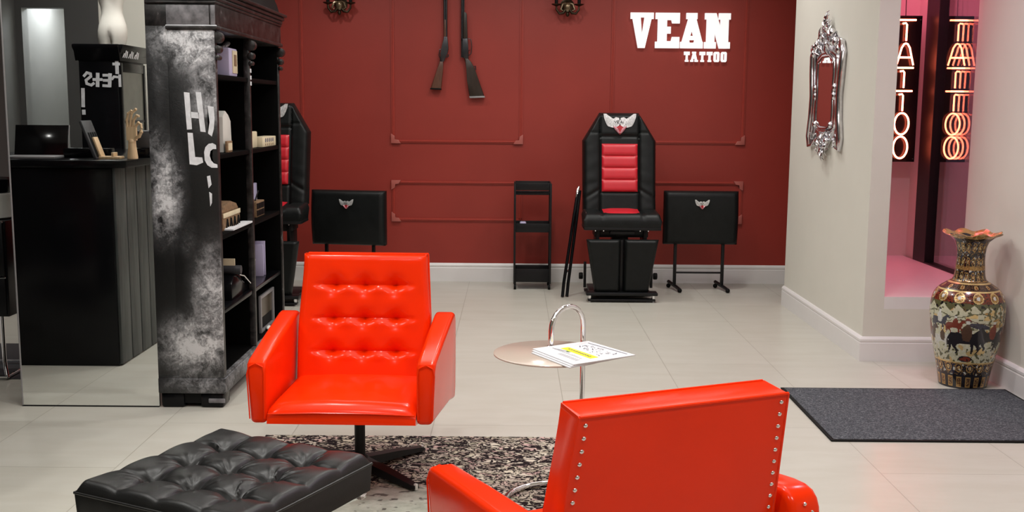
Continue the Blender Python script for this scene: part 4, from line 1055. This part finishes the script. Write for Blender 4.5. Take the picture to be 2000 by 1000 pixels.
# ------------------------------------------------------------------ vase
def make_vase():
    prof = [(0, 0), (.120, 0), (.122, .012), (.128, .05), (.137, .10), (.150, .16), (.163, .22), (.174, .29), (.181, .35), (.184, .40), (.180, .445), (.168, .485), (.145, .515), (.110, .540), (.085, .556), (.077, .575), (.073, .60), (.071, .63), (.069, .66), (.070, .70), (.076, .735), (.090, .765), (.115, .785), (.145, .800)]
    # smooth interpolation
    zs = []; NZ = 230; N_ = 260
    def rad(z):
        for i in range(1, len(prof)-1):
            if prof[i][1] <= z <= prof[i+1][1]:
                p0, p1, p2, p3 = prof[max(1, i-1)], prof[i], prof[i+1], prof[min(len(prof)-1, i+2)]
                t = (z-p1[1])/(p2[1]-p1[1]+1e-9)
                return .5*((2*p1[0])+(-p0[0]+p2[0])*t+(2*p0[0]-5*p1[0]+4*p2[0]-p3[0])*t*t+(-p0[0]+3*p1[0]-3*p2[0]+p3[0])*t**3)
        return prof[-1][0]
    mats = ['v_cream', 'v_black', 'v_gold', 'v_rust', 'v_brown', 'v_green', 'v_white', 'v_lgold', 'v_blue']
    def inside(p, poly):
        x, y = p; c = False; j = len(poly)-1
        for i in range(len(poly)):
            xi, yi = poly[i]; xj, yj = poly[j]
            if (yi > y) != (yj > y) and x < (xj-xi)*(y-yi)/(yj-yi)+xi: c = not c
            j = i
        return c
    # horse and rider silhouettes in metres (s across the front, z up) relative to horse origin
    horse = [(-.085, .02), (-.09, .055), (-.075, .078), (-.04, .082), (.0, .074), (.035, .082), (.052, .098), (.066, .112), (.078, .108), (.092, .088), (.088, .078), (.070, .084), (.064, .058), (.056, .036), (.060, .018), (.078, .004), (.066, -.012), (.056, -.028), (.050, -.026), (.058, -.008), (.048, .010), (.036, .020), (.038, -.006), (.030, -.032), (.022, -.032), (.026, -.004), (.018, .022), (-.02, .024), (-.042, .018), (-.050, .004), (-.038, -.014), (-.044, -.034), (-.052, -.034), (-.050, -.016), (-.066, .0), (-.072, .014), (-.076, -.008), (-.086, -.030), (-.094, -.028), (-.086, -.006), (-.084, .012), (-.10, .002), (-.10, .03), (-.092, .05)]
    rider = [(-.022, .060), (-.014, .040), (.014, .036), (.024, .066), (.022, .10), (.012, .125), (.014, .14), (.006, .150), (-.004, .148), (-.008, .136), (-.004, .124), (-.018, .11), (-.024, .09)]
    face = [(-.006, .130), (.012, .130), (.012, .148), (-.006, .148)]
    hat = [(-.014, .147), (.018, .147), (.008, .160), (-.004, .160)]
    def fig(s, z, cx, cz, k=1, mats_=(1, 3, 6, 1), flip=1):
        p = ((s-cx)/k*flip, (z-cz)/k)
        if abs(p[0]) > .12 or p[1] < -.05 or p[1] > .17: return None
        if inside(p, hat): return mats_[3]
        if inside(p, face): return mats_[2]
        if inside(p, rider): return mats_[1]
        if inside(p, horse): return mats_[0]
        return None
    def cell(s, z):
        n1 = mnoise.noise(Vector((s*60, z*60, 0))); n2 = mnoise.noise(Vector((s*150, z*150, 5))); n3 = mnoise.noise(Vector((s*22, z*22, 9)))
        if z > .775: return 2 if n1 > -.15 else 7
        if z > .552 or z < .140:          # dark bands with gold florals
            if .612 < z < .632 or abs(z-.552) < .004 or abs(z-.140) < .003: return 2 if n2 > -.2 else 4
            if z < .075:   # row of gold cartouches
                q = (s*18) % 1
                if abs(q-.5) < .30 and .012 < z < .066: 
                    return 2 if (abs(q-.5) > .22 or z < .018 or z > .06 or n2 > .1) else 4
                return 1
            r1 = abs(n1)
            cxx = (s*16) % 1-.5; czz = (z*13) % 1-.5; d = math.hypot(cxx, czz)
            if .25 < d < .33: return 2
            if d < .14: return 7 if n2 > -.2 else 3
            if r1 < .06: return 4 if n2 > 0 else 2
            if n1 > .45: return 6
            return 8 if n3 > .25 else 1
        if z > .455:                       # shoulder: rust ground with gold flower heads
            if abs(z-.545) < .003 or abs(z-.512) < .0035: return 7
            cz_ = .482 if z < .512 else .530; rr = .026 if z < .512 else .012
            per = .088; q = (s/per) % 1-.5; d = math.hypot(q*per, (z-cz_)*(1 if z < .512 else 1.2))/rr
            if d < .35: return 6 if z < .512 else 3
            if d < .8: return 2 if n2 > -.15 else 4
            if d < 1.0: return 7
            if z < .512 and z > .455+.0: return 3 if n2 > -.1 else (4 if n1 > 0 else 1)
            return 4 if n2 > -.1 else 1
        # scalloped fringe under shoulder
        q = abs(((s+.01)/.07) % 1-.5)
        if z > .455-.035*q*2-.006: return 5 if n1 > -.2 else 1
        if z < .146: return 7
        # border medallion
        m = math.hypot(s*1.0, (z-.165)*2.1)
        if m < .035: return 1 if (m > .028 or abs(n1) > .18) else 3
        for a in ((.0, .225, .98, (1, 4, 6, 3)), (-.118, .228, .62, (6, 4, 6, 1)), (.128, .24, .85, (1, 3, 6, 2)), (-.052, .315, .5, (3, 3, 6, 1)), (-.132, .325, .6, (8, 6, 6, 1)), (.21, .23, .8, (1, 3, 6, 2)), (-.22, .24, .85, (4, 3, 6, 1))):
            r_ = fig(s, z, *a)
            if r_ is not None: return r_
        # grazing beast shape mid right
        if ((s-.055)/.05)**2+((z-.342+.15*(s-.055))/.014)**2 < 1: return 8 if n2 > -.2 else 1
        # trees upper right, hill lines
        if s > .07 and z > .28:
            if math.sin(s*190+z*20+n1*2) > .55: return 5
            if n1 > .25: return 2
        if abs(z-(.395+.012*math.sin(s*30)+.006*n1)) < .003: return 5
        if abs(z-(.36+.01*math.sin(s*22+2)+.006*n1)) < .002: return 4
        if z < .20 and n1 > .15 and abs(s) > .03: return 5
        if n3 > .28: return 7
        if n1 > .42: return 5
        return 0 if z > .33 or n2 > -.3 else 6
    V = []; F = []; fm = []
    for j in range(NZ+1):
        z = .80*j/NZ; r0 = rad(z)
        for i in range(N_):
            a = 2*math.pi*i/N_
            w = ss(.765, .80, z); r = r0*(1+.05*w*math.cos(a*8)); zz = z+.007*w*math.cos(a*8+.6)
            V.append((r*math.cos(a), r*math.sin(a), zz))
    for j in range(NZ):
        z = .80*(j+.5)/NZ; r0 = rad(z)
        for i in range(N_):
            i2 = (i+1) % N_; F.append((j*N_+i, j*N_+i2, (j+1)*N_+i2, (j+1)*N_+i))
            a = 2*math.pi*(i+.5)/N_; ang = (a+math.pi/2+R(22)) % (2*math.pi)   # viewer side is -Y, slightly left
            if ang > math.pi: ang -= 2*math.pi
            s = ang*.165
            fm.append(cell(s, z))
    # inner lip and throat
    base = len(V)
    for k, (dr, dz) in enumerate(((.004, .0), (-.035, -.018), (-.07, -.05), (-.078, -.12))):
        for i in range(N_):
            a = 2*math.pi*i/N_; r = .145*(1+.05*math.cos(a*8))
            r = r-.004 if k == 0 else max(.06, .145+dr)*(1+.05*math.cos(a*8)*(1-k/3))
            V.append((r*math.cos(a), r*math.sin(a),   .80+.007*math.cos(a*8+.6)*(1-k/3)+(.002 if k == 0 else dz)))
    prev = NZ*N_
    for k in range(4):
        cur = base+k*N_
        for i in range(N_):
            i2 = (i+1) % N_; F.append((prev+i, prev+i2, cur+i2, cur+i)); fm.append(2 if k < 2 else 1)
        prev = cur
    F.append(tuple(prev+i for i in range(N_))); fm.append(1)
    F.append(tuple(range(N_-1, -1, -1))); fm.append(1)
    for n, c, ro, me in (('v_cream', rgb(186, 184, 158), .2, 0), ('v_black', rgb(24, 20, 24), .15, 0), ('v_gold', rgb(178, 140, 84), .25, .45), ('v_rust', rgb(112, 44, 26), .2, 0), ('v_brown', rgb(78, 54, 38), .2, .1), ('v_green', rgb(84, 84, 56), .2, 0), ('v_white', rgb(196, 196, 190), .2, 0), ('v_lgold', rgb(214, 186, 128), .22, .4), ('v_blue', rgb(46, 46, 62), .18, 0)):
        M[n] = mat(n.replace('v_', 'glazed_'), c, ro, me, var=.12, nscale=80, coat=.4)
    o = mesh_obj('floor_vase', V, F, mats, None, True, 60, fm, (2.375, 5.462, 0))
    tag(o, 'large painted gold and black floor vase with horsemen and scalloped rim in the corner', 'vase')
make_vase()
# ------------------------------------------------------------------ things seen in the standing mirror
dk = thing('reception_desk', 'black reception desk with slatted side, reflected in the mirror', 'desk', (-2.6, RY(5.70)-.7, 0))
dx0, dy0 = -2.6, RY(5.70)-.7
d = MB(); d.box(-3.05-dx0, -2.145-dx0, -.75, .70, .0, 1.085, 'black_gloss', .004); d.build('carcass', dk)
for k in range(9):
    y1 = .695-k*.16; MB().box(-2.145-dx0, -2.128-dx0, y1-.15, y1, .01, 1.083, 'slat', .003).build('slat_board', dk)
MB().box(-3.08-dx0, -2.05-dx0, -.80, .74, 1.086, 1.127, 'black_gloss', .004).build('worktop', dk)
DT = 1.1275
t = thing('laptop', 'open black laptop on the left end of the reflected desk', 'laptop', (-2.63, RY(5.86), DT), R(176))
MB().box(-.14, .14, -.08, .12, 0, .012, 'silver_plastic', .003).build('base', t)
MB().box(-.145, .145, -.004, .004, 0, .172, 'screen', .003, Matrix.Translation((0, .115, .010)) @ Matrix.Rotation(R(-14), 4, 'X')).build('screen', t)
MB().box(-.149, -.145, -.004, .005, 0, .172, 'silver_plastic', .001, Matrix.Translation((0, .115, .010)) @ Matrix.Rotation(R(-14), 4, 'X')).build('screen_edge', t)
t = thing('document_tray', 'low black tray behind the tablet stand on the reflected desk', 'tray', (-2.37, RY(5.98), DT))
MB().box(-.13, .13, -.04, .04, 0, .052, 'black_gloss', .006).build('tray', t)
t = thing('tablet_stand', 'dark slanted tablet on a pale wooden stand on the reflected desk', 'tablet', (-2.235, RY(5.84), DT))
Tt = Matrix.Translation((.0, 0, .006)) @ Matrix.Rotation(R(-20), 4, 'Y')
MB().box(-.03, -.014, -.07, .07, .0, .22, 'grey_plastic', .004, Tt).build('tablet', t)
k = MB()
for i in range(4): k.box(-.013, -.011, -.055+i*.03, -.04+i*.03, .01, .15, 'black_matte', 0, Tt)
k.build('tablet_ribs', t)
MB().box(-.012, .0, -.03, .03, .0, .12, 'wood', .003, Tt).box(-.03, .10, -.035, .035, 0, .014, 'wood', .003).box(.05, .065, -.03, .03, .014, .035, 'wood', .003).build('stand', t)
# jointed wooden hand making an OK sign
t = thing('wooden_hand', 'pale wooden mannequin hand with curled fingers on the reflected desk', 'figurine', (-2.085, RY(5.86), DT))
MB().lathe([(.028, 0), (.028, .012), (.022, .06), (.020, .085)], 'wood', 20).build('forearm', t)
pm = MB(); pm.sphere((0, 0, .092), .021, 'wood'); pm.pad(8, 8, lambda u, v: (-.026+.052*u, -.012-.004*math.sin(math.pi*u), .10+.075*v), lambda u, v: (-.026+.052*u, .012, .10+.075*v), 'wood'); pm.build('palm', t)
def fing(pts, r=.0075): 
    m_ = MB(); m_.tube([Vector(p) for p in pts], [r, r*1.02, r*.95, r*.9, r*.6][:len(pts)], 'wood', 10)
    for p in pts[:-1]: m_.sphere(p, r*1.12, 'wood', n=8)
    m_.build('finger', t)
fing([(-.022, 0, .175), (-.024, 0, .21), (-.014, .004, .245), (.008, .008, .262)])
fing([(-.007, 0, .178), (-.004, .0, .215), (.006, .006, .248), (.030, .010, .268), (.034, .01, .268)])
fing([(.008, 0, .178), (.014, 0, .212), (.034, .008, .235), (.048, .012, .232)])
fing([(.022, 0, .175), (.040, .004, .196), (.056, .012, .186), (.060, .016, .165)])
fing([(.020, .004, .112), (.044, .012, .122), (.058, .016, .146), (.056, .016, .160)], .009)
t = thing('printer', 'dark grey boxy printer at the right end of the reflected desk', 'printer', (-1.99, RY(6.12), DT))
t.location.x = -2.12+.02
MB().box(-.02, .06, -.10, .10, 0, .05, 'black_gloss', .006).build('lower_body', t); MB().box(-.02, .065, -.105, .105, .052, .15, 'grey_plastic', .008).build('upper_body', t)
# cabinet with painted side, plaster torso
cb = thing('display_cabinet', 'black glass-door cabinet with white painted letters, reflected in the mirror', 'cabinet', (-2.77, RY(7.46), 0))
k = MB(); k.box(-.13, .13, -.255, .255, 0, 1.73, 'black_gloss', .004); k.build('carcass', cb)
k = MB(); k.poly([(-.26, 1.71), (.26, 1.71), (.29, 1.80), (.29, 1.82), (-.29, 1.82), (-.29, 1.80)], .30, 'x', -.15, 'black_gloss', bev=.004); k.poly([(-.13, 1.71), (.13, 1.71), (.17, 1.80), (.17, 1.82), (-.17, 1.82), (-.17, 1.80)], .52, 'y', -.26, 'black_gloss', bev=.004); k.build('cornice', cb)
dr = MB(); dr.box(.130, .145, -.24, -.20, .06, 1.70, 'black_gloss', .003); dr.box(.130, .145, .20, .24, .06, 1.70, 'black_gloss', .003); dr.box(.130, .145, -.20, .20, 1.64, 1.70, 'black_gloss', .003); dr.box(.130, .145, -.20, .20, .06, .14, 'black_gloss', .003); dr.box(.132, .142, -.20, .20, 1.30, 1.315, 'black_gloss')
door = dr.build('door', cb)
MB().box(.131, .137, -.20, .20, .14, 1.64, 'cabinet_glass').build('door_glass', door)
# brushed strokes, on the face towards the mirror
k = MB()
NS = [0]
def stroke(p, w=.012):
    for a, b in zip(p[:-1], p[1:]):
        a = Vector(a); b = Vector(b); d_ = (b-a).normalized(); n_ = Vector((-d_.y, d_.x))*w; e_ = d_*w*.6
        q = [a-n_-e_, b-n_+e_, b+n_+e_, a+n_-e_]; NS[0] += 1; k.add([(c.x+2.77, .2555+.0002*NS[0], c.y) for c in q], [(0, 1, 2, 3)], 'white_paint')
def CP(u, v):  # crop (0,0) scale 2.777 -> cabinet face
    px = u/2.777; py = v/2.777; return (-2.902+(px-152)*.003465-(py-120)*.00018, 1.705-(py-120)*.00345)
stroke([CP(628, 318), CP(632, 392)]); stroke([CP(610, 345), CP(642, 345)], .009)
stroke([CP(645, 405), CP(648, 462)], .009); stroke([CP(643, 415), CP(615, 412), CP(605, 425)], .008)
stroke([CP(594, 400), CP(592, 462)]); stroke([CP(594, 405), CP(558, 405)], .009); stroke([CP(594, 432), CP(560, 432)], .009); stroke([CP(592, 462), CP(558, 460)], .009)
stroke([CP(528, 398), CP(528, 462)]); stroke([CP(505, 428), CP(550, 428)], .009)
stroke([CP(455, 410), CP(470, 392), CP(490, 398), CP(492, 412), CP(466, 432), CP(470, 450), CP(495, 458), CP(508, 448)], .009)
stroke([CP(450, 480), CP(452, 570)]); stroke([CP(455, 595), CP(456, 610)])
k.build('painted_lettering', cb, False)['label'] = 'white brushed letters'
k = MB()
for i in range(9):
    y = .22-i*.035; h = .018+.012*((i*7) % 3)
    k.add([(.152, y, 1.735), (.152, y-.02, 1.735), (.165, y-.02, 1.735+h*1.6), (.165, y, 1.735+h*1.6)], [(0, 1, 2, 3)], 'white_paint')
k.build('painted_cornice_letters', cb, False)
def torso():
    t = thing('mannequin_torso', 'white plaster female torso standing on top of the black cabinet', 'sculpture', (-2.748, RY(7.42), 1.8205))
    rings = [(-.0, .088, .062), (.03, .094, .066), (.06, .098, .070), (.10, .099, .072), (.14, .092, .066), (.18, .080, .056), (.22, .071, .050), (.26, .074, .050), (.31, .088, .056), (.36, .098, .066), (.40, .102, .072), (.44, .102, .066), (.48, .105, .055), (.51, .095, .045), (.53, .05, .035), (.56, .035, .033), (.58, .034, .032)]
    V = []; F = []; n = 48
    for z, a, b in rings:
        for k in range(n):
            th = 2*math.pi*k/n; x = a*math.cos(th); y = b*math.sin(th)
            if z < .09:   # thighs part at the centre
                g = math.exp(-(x/.014)**2)*ss(.09, .02, z); y *= 1-.75*g
            if .34 < z < .42 and y > 0: y += .022*math.exp(-((abs(x)-.045)/.025)**2)*math.exp(-((z-.38)/.025)**2)
            if .06 < z < .15 and y < 0: y -= .015*math.exp(-((abs(x)-.04)/.03)**2)
            V.append((x+.008*math.sin(z*9), y, z))
    for j in range(len(rings)-1):
        for k in range(n): F.append((j*n+k, j*n+(k+1) % n, (j+1)*n+(k+1) % n, (j+1)*n+k))
    F += [tuple(range(n-1, -1, -1)), tuple((len(rings)-1)*n+k for k in range(n))]
    mesh_obj('torso', V, F, 'plaster', t, True, 70)
    return t
torso()

# ------------------------------------------------------------------ seen past the left edge of the mirror
t = thing('tool_cabinet', 'black two-drawer tool cabinet on chrome legs at the far left edge', 'cabinet', (-2.75, 5.52, 0))
MB().box(-.20, .17, -.14, .2, .335, .83, 'black_gloss', .006).build('body', t)
for z0, z1 in ((.345, .535), (.55, .82)): MB().box(-.19, .16, -.152, -.14, z0, z1, 'black_metal', .004).build('drawer', t)
for z in (.540, .826): MB().box(-.19, .165, -.156, -.148, z-.003, z+.004, 'chrome', .001).build('chrome_strip', t)
for s in (-1, 1):
    for q in (-1, 1):
        MB().tube([(-.02+s*.13, .03+q*.13, .335), (-.02+s*.13, .03+q*.13, .12), (-.02+s*.14, .03+q*.145, .06), (-.02+s*.16, .03+q*.17, .012)], .011, 'chrome', 10).build('leg', t)
MB().tube([(-.17, -.15, .02), (.14, -.15, .02), (.14, .2, .02), (-.17, .2, .02), (-.17, -.15, .02)], .008, 'chrome', 8).build('runner', t)
t = thing('tub', 'round off-white tub on the black tool cabinet at the far left', 'tub', (-2.70, 5.50, .8305))
MB().lathe([(.09, 0), (.105, .01), (.11, .12), (.113, .125), (.113, .135)], 'white_plastic', 28).build('tub', t)
t = thing('ink_jar', 'black jar with small white labels on the round tub at the far left', 'jar', (-2.68, 5.49, .966))
MB().lathe([(.085, 0), (.09, .01), (.09, .07), (.08, .078)], 'black_gloss', 24).build('jar', t)
k = MB()
for i, (a, z) in enumerate(((-95, .015), (-70, .02), (-60, .045), (-85, .05))):
    k.box(-.012, .012, -.0925, -.0905, z, z+.014, 'paper', 0, Matrix.Rotation(R(a+90), 4, 'Z'))
k.build('label_sticker', t)
t = thing('rubber_mat', 'dark grey floor mat under the tool cabinet at the far left', 'mat', (-2.85, 5.72, 0))
MB().box(-.45, .42, -.32, .5, .001, .006, 'grey_plastic', .002).build('mat_surface', t)
